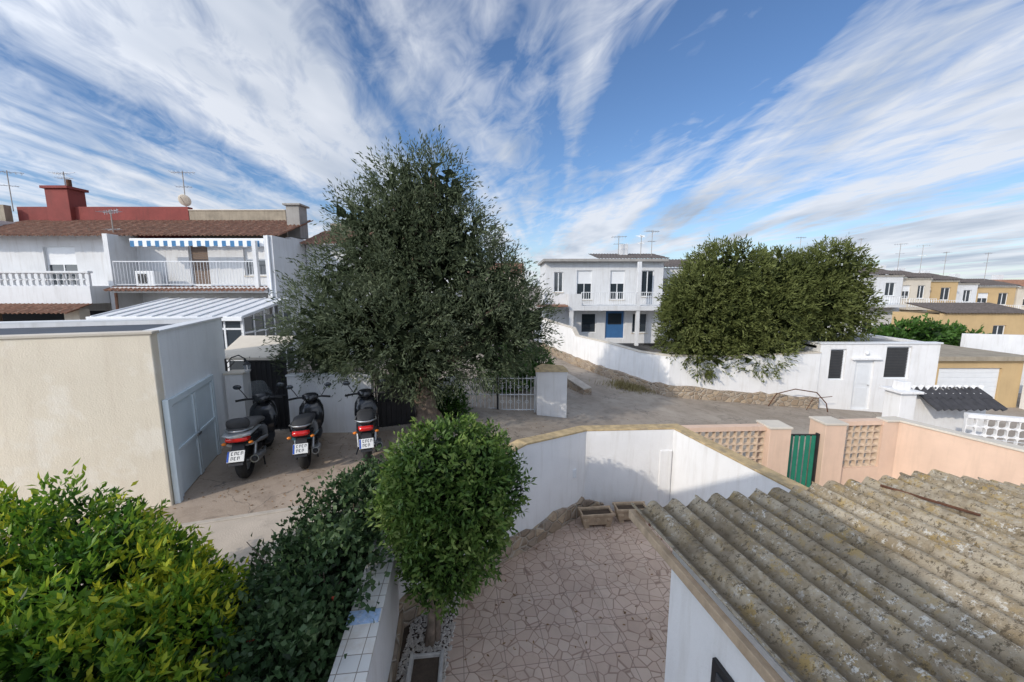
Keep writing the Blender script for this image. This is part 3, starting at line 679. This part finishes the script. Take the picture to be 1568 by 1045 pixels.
# ------------------------------------------------------------------ centre house
H=Obj('white_balcony_house')
H.facade(M['whiteB'],2.2,9.9,26,.2,5.55,.25,[(4.25,5.25,3.1,5.0,'winsh'),(6.45,7.4,3.1,5.0,'winsh'),(8.5,9.3,3.3,5.0,'win'),(2.75,3.35,3.6,4.9,'win'),(4.6,5.6,.9,2.2,'dark'),(6.2,7.5,.5,2.4,'blue'),(8,9,.9,2.2,'win')])
H.box('balcony_slab',M['whiteB'],3.6,9.7,24.8,26,2.45,2.75,.01); H.box('balcony_parapet',M['whiteB'],3.6,4.4,24.8,24.95,2.75,3.5); H.railing(M['whitemetal'],(4.4,24.87),(9.6,24.87),2.75,.85,.14,.014)
H.box('balcony_side',M['whiteB'],3.6,3.75,24.95,26,2.75,3.5)
H.box('balcony_column',M['whiteB'],3.65,3.9,24.85,25.1,.2,2.45); H.box('balcony_column',M['whiteB'],7.9,8.1,24.85,25.1,.2,5.5)
H.box('roof_slab',M['grey'],2.0,10.0,25.5,31,5.55,5.72,.01); H.corr('tiled_roof',M['darktile'],(5.5,29,6.3),(1,0,0),(0,-3.4,-.55),23,.2,.03,4,lap=.02,seg=6)
H.box('side_wall',M['whiteB'],2.2,2.45,26.25,31,.2,5.55); H.box('side_wall',M['whiteB'],9.65,9.9,26.25,31,.2,5.55)
H.box('chimney',M['whiteB'],7.6,8.1,28,28.5,6,6.9,.01); H.box('porch_roof',M['terra'],1.6,3.5,24.5,26,2.7,2.8,.01)
H.done()
H=Obj('white_rear_house'); H.facade(M['whiteB'],10.2,17,29,.0,5.3,.25,[(11,12,3.2,4.6,'win'),(14,15,3.2,4.6,'winsh')]); H.box('body',M['whiteB'],10.2,17,29.26,34,0,5.2); H.corr('tiled_roof',M['darktile'],(10.1,32,6.1),(1,0,0),(0,-3.2,-.75),28,.25,.04,3,lap=.02,seg=4); H.done()
antenna('tv_antenna',7.3,27.5,5.9,1.5,R(0)); antenna('tv_antenna',9.4,27,5.7,2.0,R(20)); antenna('tv_antenna',9.0,28,6,1.5,R(60))
H=Obj('beige_house'); H.facade(M['beige'],-6,1.0,32,0,5.0,.25,[(-4,-3,3,4.3,'win'),(-1.5,-.5,3,4.3,'win')]); H.box('body',M['beige'],-6,1,32.26,38,0,4.9); H.corr('tiled_roof',M['terra'],(-6.2,35,6),(1,0,0),(0,-3.4,-1),40,.18,.035,4,lap=.02,seg=6); H.done()
# ------------------------------------------------------------------ boundary wall & white outbuilding
o=Obj('white_boundary_wall')
bp=[(1.4,24.0,-.2,2.2),(2.3,22,-.2,2.0),(3.1,19.6,-.3,1.9),(3.25,19.3,-.3,1.55),(4.3,17.2,-.4,1.5),(5.2,15.7,-.6,1.35),(6.05,14.75,-.8,1.35),(8,14.68,-.9,1.35),(11.6,14.6,-1.0,1.5)]
o.wall('wall',M['white'],bp,.2); o.wall('coping',M['beige'],[(a,b,d_,d_+.04) for a,b,c_,d_ in bp],.25,bev=.006)
st=[]
for i in range(len(bp)-1):
    A=Vector(bp[i][:2]);B=Vector(bp[i+1][:2]);n=max(2,int((B-A).length/.3))
    for k in range(n):
        q=A.lerp(B,k/n); st.append((q.x,q.y,hz(q.x,q.y)-.2,hz(q.x,q.y)+.42+random.uniform(-.05,.06)))
st.append((11.6,14.6,-1,-.2))
o.wall('stone_base',M['stone'],st,.22,off=-.14)
o.done()
o=Obj('stone_retaining_kerb'); o.wall('stones',M['stone'],[(.2,19,.2,.75),(1.2,16.5,.2,.7),(2.2,14.5,.0,.55),(2.7,13.6,.0,.35)],.35); o.wall('cap',M['kerb'],[(.2,19,.75,.8),(1.2,16.5,.7,.75),(2.2,14.5,.55,.6),(2.7,13.6,.35,.4)],.38,bev=.01); o.done()
o=Obj('white_outbuilding')
o.facade(M['white'],11.6,16.1,14.55,-1.3,1.85,.2,[(12.0,12.6,.45,1.65,'louvre'),(13.0,13.7,-.7,1.2,'door'),(14.1,15.05,.5,1.75,'louvre')])
o.box('roof',M['grey'],11.6,16.1,14.75,18.5,1.65,1.75); o.box('left_wall',M['white'],11.6,11.8,14.75,18.5,-1.3,1.85); o.box('right_wall',M['white'],15.9,16.1,14.75,18.5,-1.3,1.85); o.box('parapet_cap',M['whitemetal'],11.55,16.15,14.5,14.8,1.85,1.9,.01)
o.box('lintel',M['white'],12.8,13.9,14.44,14.55,1.25,1.32,.005); o.ell('bulkhead_lamp',M['whitemetal'],(13.35,14.5,1.5),(.07,.06,.07),8); o.done()
o=Obj('thin_arch'); o.tube('hoop',M['rust'],[(9.6,14.2,-.45),(9.8,14.1,.05),(10.4,14.0,.25),(11.2,14.0,.12),(11.6,14.0,-.3),(11.7,14,-.7)],.02,6); o.tube('hoop',M['rust'],[(10.9,14.1,-.7),(11.1,14.0,-.1),(11.7,13.9,.0)],.014,6); o.done()  # thin rust-brown hoops in front of the boundary wall
o=Obj('ochre_garage'); o.facade(M['ochre'],18.3,22.6,17,-1.9,.75,.25,[(18.9,21.7,-1.6,.4,'open')]); o.box('garage_door',M['whitemetal'],18.9,21.7,17.1,17.15,-1.6,.4)
for i in range(9): o.box('door_slats',M['whitemetal'],18.92,21.68,17.085,17.1,-1.55+i*.215,-1.36+i*.215,.004)
o.box('roof',M['brownwall'],18.1,22.8,16.8,21,.75,.95,.01); o.box('side',M['ochre'],18.3,18.5,17.25,21,-1.9,.75); o.done()
o=Obj('beige_wall'); o.wall('wall',M['beige'],[(16.1,17.2,-1.5,.75),(18.3,17.2,-1.5,.75)],.2); o.wall('wall_right',M['white'],[(22.6,16.8,-1.9,.9),(30,16,-1.9,.7)],.2); o.wall('wall_far',M['white'],[(23,19.8,-1.9,1.6),(30,19,-1.9,1.5)],.2); o.done()
o=Obj('tiled_gate_shelter')
o.box('pillar',M['white'],11.15,11.6,10.9,11.4,-1,.95,.01); o.box('pillar_cap',M['white'],11.05,11.7,10.8,11.5,.95,1.02,.01); o.box('chimney_block',M['white'],11.25,11.5,11,11.3,1.02,1.25,.01)
o.corr('tile_roof',M['blacktile'],(11.75,11.3,1.02),(1,0,0),(0,-.75,-.42),10,.2,.04,2,lap=.015,seg=6)
o.corr('ridge',M['white'],(11.7,11.35,1.03),(1,0,0),(0,-.12,0),10,.22,.06,1,seg=6)
o.box('wall',M['white'],11.6,13.9,11.1,11.3,-1,.9); o.done()
o=Obj('white_lattice_wall'); lattice(o,M['white'],(11.9,9.9),(15,8.8),-.3,.6,.2); o.wall('plinth',M['white'],[(11.9,9.9,-1.1,-.3),(15,8.8,-1.1,-.3)],.18); o.wall('rail',M['white'],[(11.9,9.9,.6,.7),(15,8.8,.6,.7)],.16); o.done()
sheet('side_pavement',M['paving'],[(8.3,7.9),(9,6.3),(12,1),(18,2),(18,9),(11,10.3)],lambda x,y:hz(x,y)+.012)
# ------------------------------------------------------------------ far right houses
specs=[('white_distant_house',31.5,35.5,36,5.0,'whiteB','darktile'),('grey_distant_house',35.6,38.6,36.5,4.75,'beige','darktile'),('ochre_distant_house',38.7,42.8,38,4.55,'ochre','darktile'),
('white_distant_house',43,46.5,39.5,4.3,'whiteB','darktile'),('ochre_distant_house',46.6,51,40,4.0,'ochre','darktile'),('beige_distant_house',51.2,56,40,3.9,'beige','terra'),('ochre_distant_house',56.2,62,41,3.6,'ochre','terra'),
('white_distant_house',24,30.8,37,5.1,'whiteB','darktile')]
for nme,x0,x1,y,zt,mw,mr in specs:
    mw=M[mw];mr=M[mr]
    o=Obj(nme); w=x1-x0
    o.facade(mw,x0,x1,y,-2.2,zt,.25,[(x0+w*.15,x0+w*.4,zt-1.9,zt-.7,'winsh'),(x0+w*.62,x0+w*.85,zt-1.9,zt-.7,'win'),(x0+w*.2,x0+w*.45,-.8,.8,'win'),(x0+w*.6,x0+w*.85,-1.9,.5,'dark')])
    o.box('body',mw,x0,x1,y+.26,y+8,-2.2,zt-.02)
    o.corr('roof',mr,(x0-.1,y+3,zt+.75),(1,0,0),(0,-3.3,-.7),int((w+.2)/.25),.25,.04,3,lap=.02,seg=4)
    o.box('cornice',M['beige'],x0,x1,y-.12,y-.003,zt-.15,zt-.02); o.box('chimney',M['whiteB'],x0+w*.3,x0+w*.3+.6,y+3,y+3.6,zt+.3,zt+1.3,.01)
    o.box('balcony',mw,x0+w*.1,x0+w*.9,y-1,y-.003,zt-2.9,zt-2.7); o.railing(M['whitemetal'],(x0+w*.1,y-.95),(x0+w*.9,y-.95),zt-2.7,.8,.2,.02)
    o.done()
o=Obj('ochre_side_house'); o.facade(M['ochre'],33,40,30,-2.2,1.9,.25,[(34,35,-.2,1,'win'),(37,38,-.2,1,'win')]); o.box('body',M['ochre'],33,40,30.26,34,-2.2,1.8); o.corr('roof',M['darktile'],(32.9,33,2.6),(1,0,0),(0,-3.2,-.65),28,.25,.04,3,lap=.02,seg=4); o.done()
for x,y,z,hh in ((33,38,5.6,2.2),(36.8,38,5.4,2.0),(41,40,5.2,2.2),(44.5,41,5,1.9),(50,42,4.6,2.2),(28,39,5.6,2.4)): antenna('tv_antenna',x,y,z,hh*1.3,random.random()*3)
# ------------------------------------------------------------------ scooters
def scooter(name,x,y,rz,body,accent,box=False,screen=True,s=1.1,wide=1.0,seat='seat'):
    o=Obj(name,(x,y,.604),rz,s)
    for yy,w in ((-.6,1.2),(.65,1)):
        o.torus('tyres',M['rubber'],(0,yy,.27),.205,.065,'x',30,10,sq=w*.95)
        o.torus('rims',M['silver'],(0,yy,.27),.145,.018,'x',24,6,sq=2.0)
        for k in range(5):
            an=k*2*math.pi/5; o.tube('spokes',M['silver'],[(0,yy,.27),(0,yy+.145*math.cos(an),.27+.145*math.sin(an))],.016,6)
        o.tube('hubs',M['steel'],[(-.07,yy,.27),(.07,yy,.27)],.045,10)
    W=wide
    o.loft('rear_body',body,[(0,-.86,.70,.05*W,.03),(0,-.82,.69,.12*W,.07),(0,-.7,.66,.165*W,.11),(0,-.45,.62,.185*W,.15),(0,-.15,.55,.18*W,.19),(0,.05,.48,.15*W,.17),(0,.12,.40,.12*W,.1)],18,3)
    o.loft('engine',M['black'],[(-.02,-.62,.36,.05,.06),(-.02,-.45,.36,.13,.09),(-.02,-.15,.34,.14,.09),(-.02,.02,.34,.08,.06)],12,3)
    o.loft('seat',M[seat],[(0,-.82,.80,.09*W,.035),(0,-.72,.815,.145*W,.05),(0,-.45,.82,.16*W,.055),(0,-.3,.80,.165*W,.05),(0,-.05,.75,.14*W,.05),(0,.06,.71,.08*W,.03)],16,2.8)
    o.loft('floorboard',M['black'],[(0,-.05,.30,.14,.03),(0,.1,.28,.19,.035),(0,.35,.28,.19,.035),(0,.45,.32,.17,.04)],12,4)
    o.loft('leg_shield',body,[(0,.40,.42,.17,.14),(0,.44,.55,.22,.2),(0,.50,.66,.22,.22),(0,.58,.78,.17,.13),(0,.66,.80,.09,.07)],16,2.6)
    o.loft('front_fender',body,[(0,.40,.47,.05,.03),(0,.5,.54,.075,.05),(0,.65,.575,.08,.05),(0,.82,.52,.07,.04),(0,.92,.43,.04,.02)],12,2.5)
    for sx in (-.08,.08): o.tube('fork',M['steel'],[(sx,.65,.27),(sx*.8,.52,.75)],.02,8)
    V=[(-.08,-.80,.62),(.08,-.80,.62),(.09,-1.0,.36),(-.09,-1.0,.36),(-.08,-.77,.61),(.08,-.77,.61),(.09,-.975,.35),(-.09,-.975,.35)]
    o.add('rear_mudguard',M['black'],V,[(0,3,2,1),(4,5,6,7),(0,1,5,4),(1,2,6,5),(2,3,7,6),(3,0,4,7)])
    Mp=Matrix.Translation((0,-.955,.47))@Matrix.Rotation(R(-32),4,'X')
    o.box('number_plate',M['plate'],-.11,.11,-.012,-.004,-.07,.09,.004,Mp); o.box('plate_band',M['blueplate'],-.108,-.085,-.0145,-.0125,-.065,.085,0,Mp)
    for r_ in range(2):
        for c_ in range(3 if r_ else 4):
            cx=-.058+c_*.04; z0=-.045+.07*(1-r_); z1=z0+.048
            o.box('plate_characters',M['black'],cx,cx+.007,-.0145,-.0125,z0,z1,0,Mp); o.box('plate_characters',M['black'],cx+.0072,cx+.022,-.0145,-.0125,z1-.008,z1,0,Mp)
            if (c_+r_)%2: o.box('plate_characters',M['black'],cx+.0222,cx+.028,-.0145,-.0125,z0+.01,z1,0,Mp)
            else: o.box('plate_characters',M['black'],cx+.0072,cx+.022,-.0145,-.0125,z0,z0+.008,0,Mp)
    o.loft('tail_light',M['redlens'],[(0,-.895,.70,.06*W,.02),(0,-.875,.70,.12*W,.038),(0,-.80,.70,.135*W,.05)],12,3)
    for sx in (-1,1):
        o.ell('indicators',M['orangelens'],(sx*.17,-.84,.64),(.035,.03,.022),8); o.tube('indicator_stalks',M['black'],[(sx*.08,-.82,.65),(sx*.16,-.83,.64)],.01,5)
        o.tube('shock_absorbers',M['steel'],[(sx*.13,-.6,.3),(sx*.14,-.5,.58)],.03,8)
        o.tube('mirror_stalks',M['black'],[(sx*.2,.42,.98),(sx*.27,.42,1.1),(sx*.31,.40,1.17)],.008,5)
        o.ell('mirrors',M['black'],(sx*.33,.39,1.20),(.065,.02,.042),10)
        o.ell('mirror_glass',M['glass'],(sx*.33,.375,1.20),(.055,.01,.034),8)
        o.tube('grips',M['rubber'],[(sx*.22,.40,.975),(sx*.36,.34,.97)],.02,8)
        o.tube('levers',M['steel'],[(sx*.2,.46,.97),(sx*.34,.41,.965)],.007,5)
        o.tube('grab_rail',M['steel'],[(sx*.15,-.45,.8),(sx*.17,-.75,.82),(sx*.08,-.88,.83),(0,-.89,.83)],.013,6)
    o.tube('handlebar',M['black'],[(-.24,.40,.975),(-.1,.46,.96),(.1,.46,.96),(.24,.40,.975)],.018,8)
    o.loft('handlebar_cowl',M['blackpaint'],[(0,.38,.95,.08,.05),(0,.45,.97,.15,.075),(0,.56,.95,.13,.08),(0,.63,.92,.07,.05)],14,2.6)
    o.tube('steering_column',M['black'],[(0,.55,.7),(0,.45,.95)],.04,8)
    o.tube('exhaust',M['steel'],[(.14,-.1,.27),(.17,-.3,.27),(.19,-.42,.3),(.2,-.85,.38)],[.02,.025,.055,.06],12)
    o.tube('exhaust_tip',M['black'],[(.2,-.85,.38),(.2,-.88,.386)],[.045,.03],10)
    o.tube('stand',M['black'],[(-.1,-.1,.25),(-.2,-.2,.0)],.012,6); o.tube('stand',M['black'],[(.1,-.1,.25),(.15,-.2,.0)],.012,6)
    if screen:
        V=[];F=[];n=8
        for j in range(5):
            for i in range(n+1):
                t=i/n*2-1; z=.98+j*.08; V.append((t*(.2-.02*j),.60-.10*j*.5-.12*t*t,z))
        for j in range(4):
            for i in range(n): F.append((j*(n+1)+i,j*(n+1)+i+1,(j+1)*(n+1)+i+1,(j+1)*(n+1)+i))
        o.add('windscreen',M['screen'],V,F,True)
    if box:
        o.loft('backrest',M['seat'],[(0,-.80,.90,.10,.05),(0,-.77,.91,.15,.085),(0,-.70,.90,.14,.08),(0,-.66,.88,.08,.05)],16,3)
        o.loft('rear_cowl',accent,[(0,-.90,.755,.10,.02),(0,-.85,.765,.19,.03),(0,-.6,.765,.205,.03),(0,-.4,.75,.20,.02)],14,3)
    o.loft('side_panels',accent,[(0,-.74,.585,.15*W,.035),(0,-.5,.56,.195*W,.05),(0,-.2,.50,.192*W,.05),(0,.0,.44,.15*W,.03)],16,3)
    o.done()
scooter('black_maxi_scooter',-4.98,7.3,R(18),M['blackpaint'],M['silver'],True,True,1.16,1.2,'seatgrey')
scooter('teal_scooter',-4.12,7.62,R(20),M['blackpaint'],M['teal'],False,True,1.1)
scooter('black_scooter',-3.03,7.85,R(20),M['blackpaint'],M['greypaint'],False,False,1.12,.9)
# ------------------------------------------------------------------ trees
def tree(name,limbs,trunk_pts,trunk_r,fl=1):
    o=Obj(name)
    o.tube('trunk',M['bark'],trunk_pts,trunk_r,14)
    for k in range(5):
        a=k*1.257+.4; b=Vector(trunk_pts[0]); r0=trunk_r[0]
        o.tube('root_flares',M['bark'],[b+Vector((math.cos(a)*r0*1.25,math.sin(a)*r0*1.25,-.05)),b+Vector((math.cos(a)*r0*.75,math.sin(a)*r0*.75,.35*fl)),Vector(trunk_pts[1])+Vector((math.cos(a)*r0*.4,math.sin(a)*r0*.4,.1*fl))],[.12*fl,.1*fl,.06*fl],8)
    for L in limbs: o.tube('limbs',M['bark'],L[0],L[1],8)
    return o
def autolimbs(start,blobs,r0):
    out=[]
    for b in blobs:
        s=Vector(start); e=Vector(b[:3]); m=s.lerp(e,.5)+Vector((random.uniform(-.2,.2),random.uniform(-.2,.2),-.15))*min(1,b[3])
        out.append(([s,m,e],[r0,r0*.6,r0*.25]))
        for k in range(4):
            q=e+Vector((random.uniform(-1,1)*b[3],random.uniform(-1,1)*b[4],random.uniform(-.5,1)*b[5]))*.65
            out.append(([m.lerp(e,.5),m.lerp(e,.5).lerp(q,.5)+Vector((0,0,.1*b[3])),q],[r0*.35,r0*.2,r0*.08]))
    return out
bl=[(-4.0,9.6,3.1,1.35,1.4,1.25),(-2.5,9.1,3.0,1.5,1.5,1.25),(-.9,9.4,2.95,1.4,1.4,1.25),(.05,9.8,3.05,.9,1.0,1.0),(-3.5,9.8,4.2,1.25,1.3,1.1),(-1.7,9.6,4.2,1.7,1.5,1.4),(-2.5,9.6,5.1,1.3,1.3,1.2),(-2.45,9.5,5.95,.8,.9,.95),(-1.8,9.5,6.1,.72,.9,.9),(-3.35,9.5,5.35,.72,.7,.85),(-1.35,9.6,5.1,.9,1,.9),(-.45,9.6,3.9,.8,.9,.9),(-4.6,9.5,2.5,.8,.9,.8),(-2.1,9.0,2.15,1.0,.9,.6)]
t=tree('olive_tree',autolimbs((-2.15,9.45,2.0),bl[:9],.16),[(-2.1,9.4,.45),(-2.12,9.42,.9),(-2.18,9.4,1.4),(-2.12,9.45,2.1),(-2.2,9.5,3.5),(-2.3,9.5,5.0)],[.34,.27,.25,.24,.17,.08]); t.done()
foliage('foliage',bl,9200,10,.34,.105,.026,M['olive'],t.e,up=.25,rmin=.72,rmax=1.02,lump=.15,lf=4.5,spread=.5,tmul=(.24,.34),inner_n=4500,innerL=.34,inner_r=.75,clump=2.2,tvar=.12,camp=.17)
bl=[(8.0,15.6,3.0,1.8,1.5,1.6),(9.9,15.6,2.8,1.6,1.5,1.5),(8.5,15.8,4.2,1.5,1.5,1.4),(6.9,15.4,2.3,.9,1.1,1.5),(10.4,15.9,3.9,1.3,1.3,1.4),(11.9,15.8,3.3,1.3,1.3,1.3),(12.8,16,4.4,1.05,1.2,1.2),(13.2,16,3.0,1.15,1.2,1.15),(9.4,15.0,1.5,1.1,.9,.8),(11.7,16,4.2,1.0,1.1,1.0),(7.3,15.5,3.6,1.0,1.1,1.1),(7.5,14.9,1.5,.9,.7,.9)]
t=tree('olive_tree',autolimbs((9.0,16.1,1.2),bl[:5],.14)+autolimbs((12.0,16.3,1.5),bl[5:8],.11),[(9.0,16.2,-.7),(9.05,16.2,.2),(9.0,16.1,1.2),(8.9,15.9,2.6)],[.3,.24,.22,.12])
t.tube('trunk_second',M['bark'],[(12.1,16.5,-.8),(12.0,16.4,.4),(12.0,16.3,1.5),(12.1,16.1,2.8)],[.22,.19,.17,.09],10); t.done()
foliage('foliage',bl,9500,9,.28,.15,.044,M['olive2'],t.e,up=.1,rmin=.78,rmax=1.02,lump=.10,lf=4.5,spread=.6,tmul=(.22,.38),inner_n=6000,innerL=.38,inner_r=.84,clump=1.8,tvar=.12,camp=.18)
bl=[(-.64,4.05,2.02,.60,.58,.45),(-.60,4.05,1.75,.66,.6,.48),(-.66,4.02,1.3,.55,.52,.5),(-.76,3.98,.92,.34,.34,.34),(-.92,4.1,1.65,.48,.45,.5)]
t=tree('ornamental_tree',autolimbs((-.88,3.93,.7),bl[:3],.025),[(-.93,3.92,-.02),(-.9,3.9,.3),(-.88,3.93,.7),(-.75,3.98,1.5)],[.055,.045,.04,.025],.2); t.tube('second_stem',M['bark'],[(-.86,3.96,-.02),(-.82,3.97,.4),(-.7,4.0,1.0)],[.04,.033,.02],8); t.done()
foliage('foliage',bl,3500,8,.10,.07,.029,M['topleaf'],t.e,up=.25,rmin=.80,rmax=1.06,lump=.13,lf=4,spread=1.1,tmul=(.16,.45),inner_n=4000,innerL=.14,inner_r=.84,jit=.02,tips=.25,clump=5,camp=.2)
cl=lambda P:~((P[:,0]>-1.42)&(P[:,2]<1.15))&(P[:,0]<-1.1)
bl=[(-1.95,4.5,1.0,.5,.6,.5),(-2.3,3.75,.75,.45,.7,.42),(-1.85,3.5,.85,.5,.7,.58),(-2.05,2.8,.72,.5,.8,.55),(-1.72,5.0,1.12,.4,.4,.42),(-1.8,2.5,.7,.4,.6,.55)]
t=Obj('hibiscus_bush'); 
for b_ in bl:
    t.tube('stems',M['bark'],[(b_[0]*.6-.9,b_[1]*.6+1.5,.6),b_[:3]],[.03,.012],6)
    for k in range(4): t.tube('twigs',M['bark'],[b_[:3],(b_[0]+random.uniform(-.6,.3),b_[1]+random.uniform(-.4,.4),b_[2]+random.uniform(.2,.6))],[.01,.004],5)
t.done()
foliage('foliage',bl,3800,7,.17,.07,.046,M['hib'],t.e,up=.4,rmin=.7,rmax=1.15,lump=.22,lf=4,spread=1.0,tmul=(.14,.45),inner_n=2600,innerL=.13,inner_r=.85,jit=.03,clump=4,clip=cl)
P,O,f=crown(bl,40,.95,1.05,.1,4); m_=cl(P); P=P[m_];O=O[m_]
P=np.repeat(P,6,0)+rng.normal(size=(len(P)*6,3))*.006; k=len(P); leaf_mesh('flowers',P,np.repeat(O,6,0)+unit(k)*.9,np.full(k,.03),np.full(k,.02),np.ones(k),M['flower'],t.e)
bl=[(-3.30,2.75,1.30,.70,.70,.68),(-2.72,2.55,1.10,.50,.54,.60),(-4.0,3.0,1.42,.75,.7,.70),(-3.0,2.0,1.1,.80,.75,.78),(-2.35,2.05,.86,.42,.53,.60),(-4.4,2.3,1.35,.9,.85,.8),(-2.9,3.05,1.05,.45,.42,.48)]
t=Obj('bright_evergreen_shrub')
for b_ in bl: t.tube('stems',M['bark'],[(-3.1,2.5,.6),b_[:3]],[.04,.015],6)
t.done()
foliage('foliage',bl,5200,10,.12,.080,.029,M['pitto'],t.e,up=.7,rmin=.78,rmax=1.06,lump=.18,lf=5,spread=.95,tmul=(.19,.36),inner_n=4500,innerL=.15,inner_r=.86,jit=.02,tips=.40,clump=2.4,camp=.26)
def shrub(name,bl,n,L,mat,per=8,sl=.15):
    t=Obj(name); 
    for b_ in bl: t.tube('stems',M['bark'],[(b_[0],b_[1],hz(b_[0],b_[1])-.05),b_[:3]],[.03,.01],5)
    t.done(); foliage('foliage',bl,n,per,sl,L,L*.45,mat,t.e,inner_n=n//2,innerL=L*2,tmul=(.2,.5))
shrub('green_hedge',[(-.2,12.8,1.1,.9,.5,.6),(.6,13.2,1.2,.8,.5,.6),(.1,13.6,1.4,.9,.5,.6)],1300,.1,M['hedge'])
shrub('roadside_shrub',[(-1.6,9.9,.9,.35,.3,.45)],350,.08,M['hedge'])
shrub('distant_hedge',[(27,26,.6,1.8,1,1.0),(29.5,26.3,.3,1.4,1,.9),(25,26,.2,1.3,1,.9)],800,.3,M['hedge'],6,.3)
M['dry']=leafmat('dry_grass',[(.15,.12,.05),(.25,.21,.10),(.34,.30,.16)],.2,.8,.1)
t=Obj('dry_weeds'); t.tube('stems',M['bark'],[(4.8,15.2,-.2),(4.8,15.2,.1)],[.01,.005],5); t.done()
n=1400; P=np.stack([rng.normal(4.75,.45,n),rng.normal(15.35,.35,n),np.zeros(n)],1); P[:,2]=np.interp(P[:,0],[-1.5,6],[.6,-.2])
D=np.tile([0,0,1.],(n,1))+rng.normal(size=(n,3))*.4; leaf_mesh('blades',P,D,.1+.2*rng.random(n),np.full(n,.018),rng.random(n),M['dry'],t.e)
o=Obj('overhead_cables')
for (a_,b_,s_) in (((7.6,7.8,1.2),(14,6.2,1.0),.15),((7.6,7.8,1.05),(14,5.4,.8),.12)):
    a_=Vector(a_);b_=Vector(b_); o.tube('cable',M['whitemetal'],[a_.lerp(b_,i/12)-Vector((0,0,s_*4*(i/12)*(1-i/12))) for i in range(13)],.006,4)
o.done()
# ------------------------------------------------------------------ world, sun, camera
az=math.atan2(-.72,-.69); el=R(27)
ts=Vector((math.sin(az)*math.cos(el),math.cos(az)*math.cos(el),math.sin(el)))
w=bpy.data.worlds.new('World'); sc.world=w; w.use_nodes=True; nt=w.node_tree
for n in list(nt.nodes): nt.nodes.remove(n)
out=nt.nodes.new('ShaderNodeOutputWorld'); sky=nt.nodes.new('ShaderNodeTexSky'); sky.sky_type='NISHITA'; sky.sun_disc=False
sky.sun_elevation=el; sky.sun_rotation=az; sky.air_density=1.0; sky.dust_density=.4; sky.ozone_density=2.2
bg=nt.nodes.new('ShaderNodeBackground'); bg.inputs[1].default_value=.12
nt.links.new(mixc(nt,1.0,sky.outputs[0],(.80,.95,1.15),'MULTIPLY'),bg.inputs[0])
tc=nt.nodes.new('ShaderNodeTexCoord'); sp=nt.nodes.new('ShaderNodeSeparateXYZ'); nt.links.new(tc.outputs['Generated'],sp.inputs[0])
zc=math_(nt,'ADD',math_(nt,'MAXIMUM',sp.outputs[2],0),.07)
px=math_(nt,'DIVIDE',sp.outputs[0],zc); py=math_(nt,'DIVIDE',sp.outputs[1],zc)
def cvec(sx,sy,rot=0,ox=0,oy=0):
    c=nt.nodes.new('ShaderNodeCombineXYZ'); nt.links.new(px,c.inputs[0]); nt.links.new(py,c.inputs[1])
    m=nt.nodes.new('ShaderNodeMapping'); m.inputs['Rotation'].default_value=(0,0,rot); m.inputs['Location'].default_value=(ox,oy,0)
    nt.links.new(c.outputs[0],m.inputs[0]); m2=nt.nodes.new('ShaderNodeMapping'); m2.inputs['Scale'].default_value=(sx,sy,1); nt.links.new(m.outputs[0],m2.inputs[0]); return m2.outputs[0]
streak=noise(nt,cvec(1.9,.24,R(3),.4,1.3),1.0,5,.55,.7)
fine=noise(nt,cvec(3.6,1.5,R(-20),3,1),1.7,5,.65,.6)
big=noise(nt,cvec(.6,.34,0,1.1,2.7),1.0,3,.5,.2)
s=math_(nt,'ADD',math_(nt,'ADD',math_(nt,'MULTIPLY',streak,.54),math_(nt,'MULTIPLY',fine,.24)),math_(nt,'MULTIPLY',big,.34))
mask=ramp(nt,s,.485,.635,0,1)
hzn=ramp(nt,sp.outputs[2],.0,.2,.42,0)
mask=math_(nt,'MINIMUM',math_(nt,'ADD',mask,hzn),.94)
shade=ramp(nt,noise(nt,cvec(1.1,.45,R(4),5,2),1.2,4,.55),.42,.72)
cc=mixc(nt,shade,(.82,.86,.94),(.43,.51,.64))
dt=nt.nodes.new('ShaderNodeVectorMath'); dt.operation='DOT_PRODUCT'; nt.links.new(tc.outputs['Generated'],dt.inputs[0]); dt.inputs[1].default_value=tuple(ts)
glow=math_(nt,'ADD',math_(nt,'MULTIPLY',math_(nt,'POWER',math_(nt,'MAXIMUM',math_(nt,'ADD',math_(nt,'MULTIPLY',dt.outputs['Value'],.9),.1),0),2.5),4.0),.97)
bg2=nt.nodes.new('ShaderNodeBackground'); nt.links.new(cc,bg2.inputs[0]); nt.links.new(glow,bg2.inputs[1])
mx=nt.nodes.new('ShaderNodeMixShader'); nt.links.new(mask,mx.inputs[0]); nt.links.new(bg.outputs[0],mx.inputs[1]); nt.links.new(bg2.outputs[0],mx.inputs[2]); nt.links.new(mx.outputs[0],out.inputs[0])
L=bpy.data.lights.new('sun','SUN'); L.energy=2.6; L.angle=R(.6); L.color=(1,.90,.76); so=bpy.data.objects.new('sun',L); link(so)
so.rotation_euler=ts.to_track_quat('Z','Y').to_euler()
cam=bpy.data.cameras.new('camera'); cam.lens=13.78; cam.sensor_width=36; cam.clip_end=8000; cam.clip_start=.05
co=bpy.data.objects.new('camera',cam); link(co); co.location=(0,0,4); co.rotation_euler=(R(82),0,0); sc.camera=co
sc.view_settings.view_transform='Standard'; sc.view_settings.look='None'; sc.view_settings.exposure=0
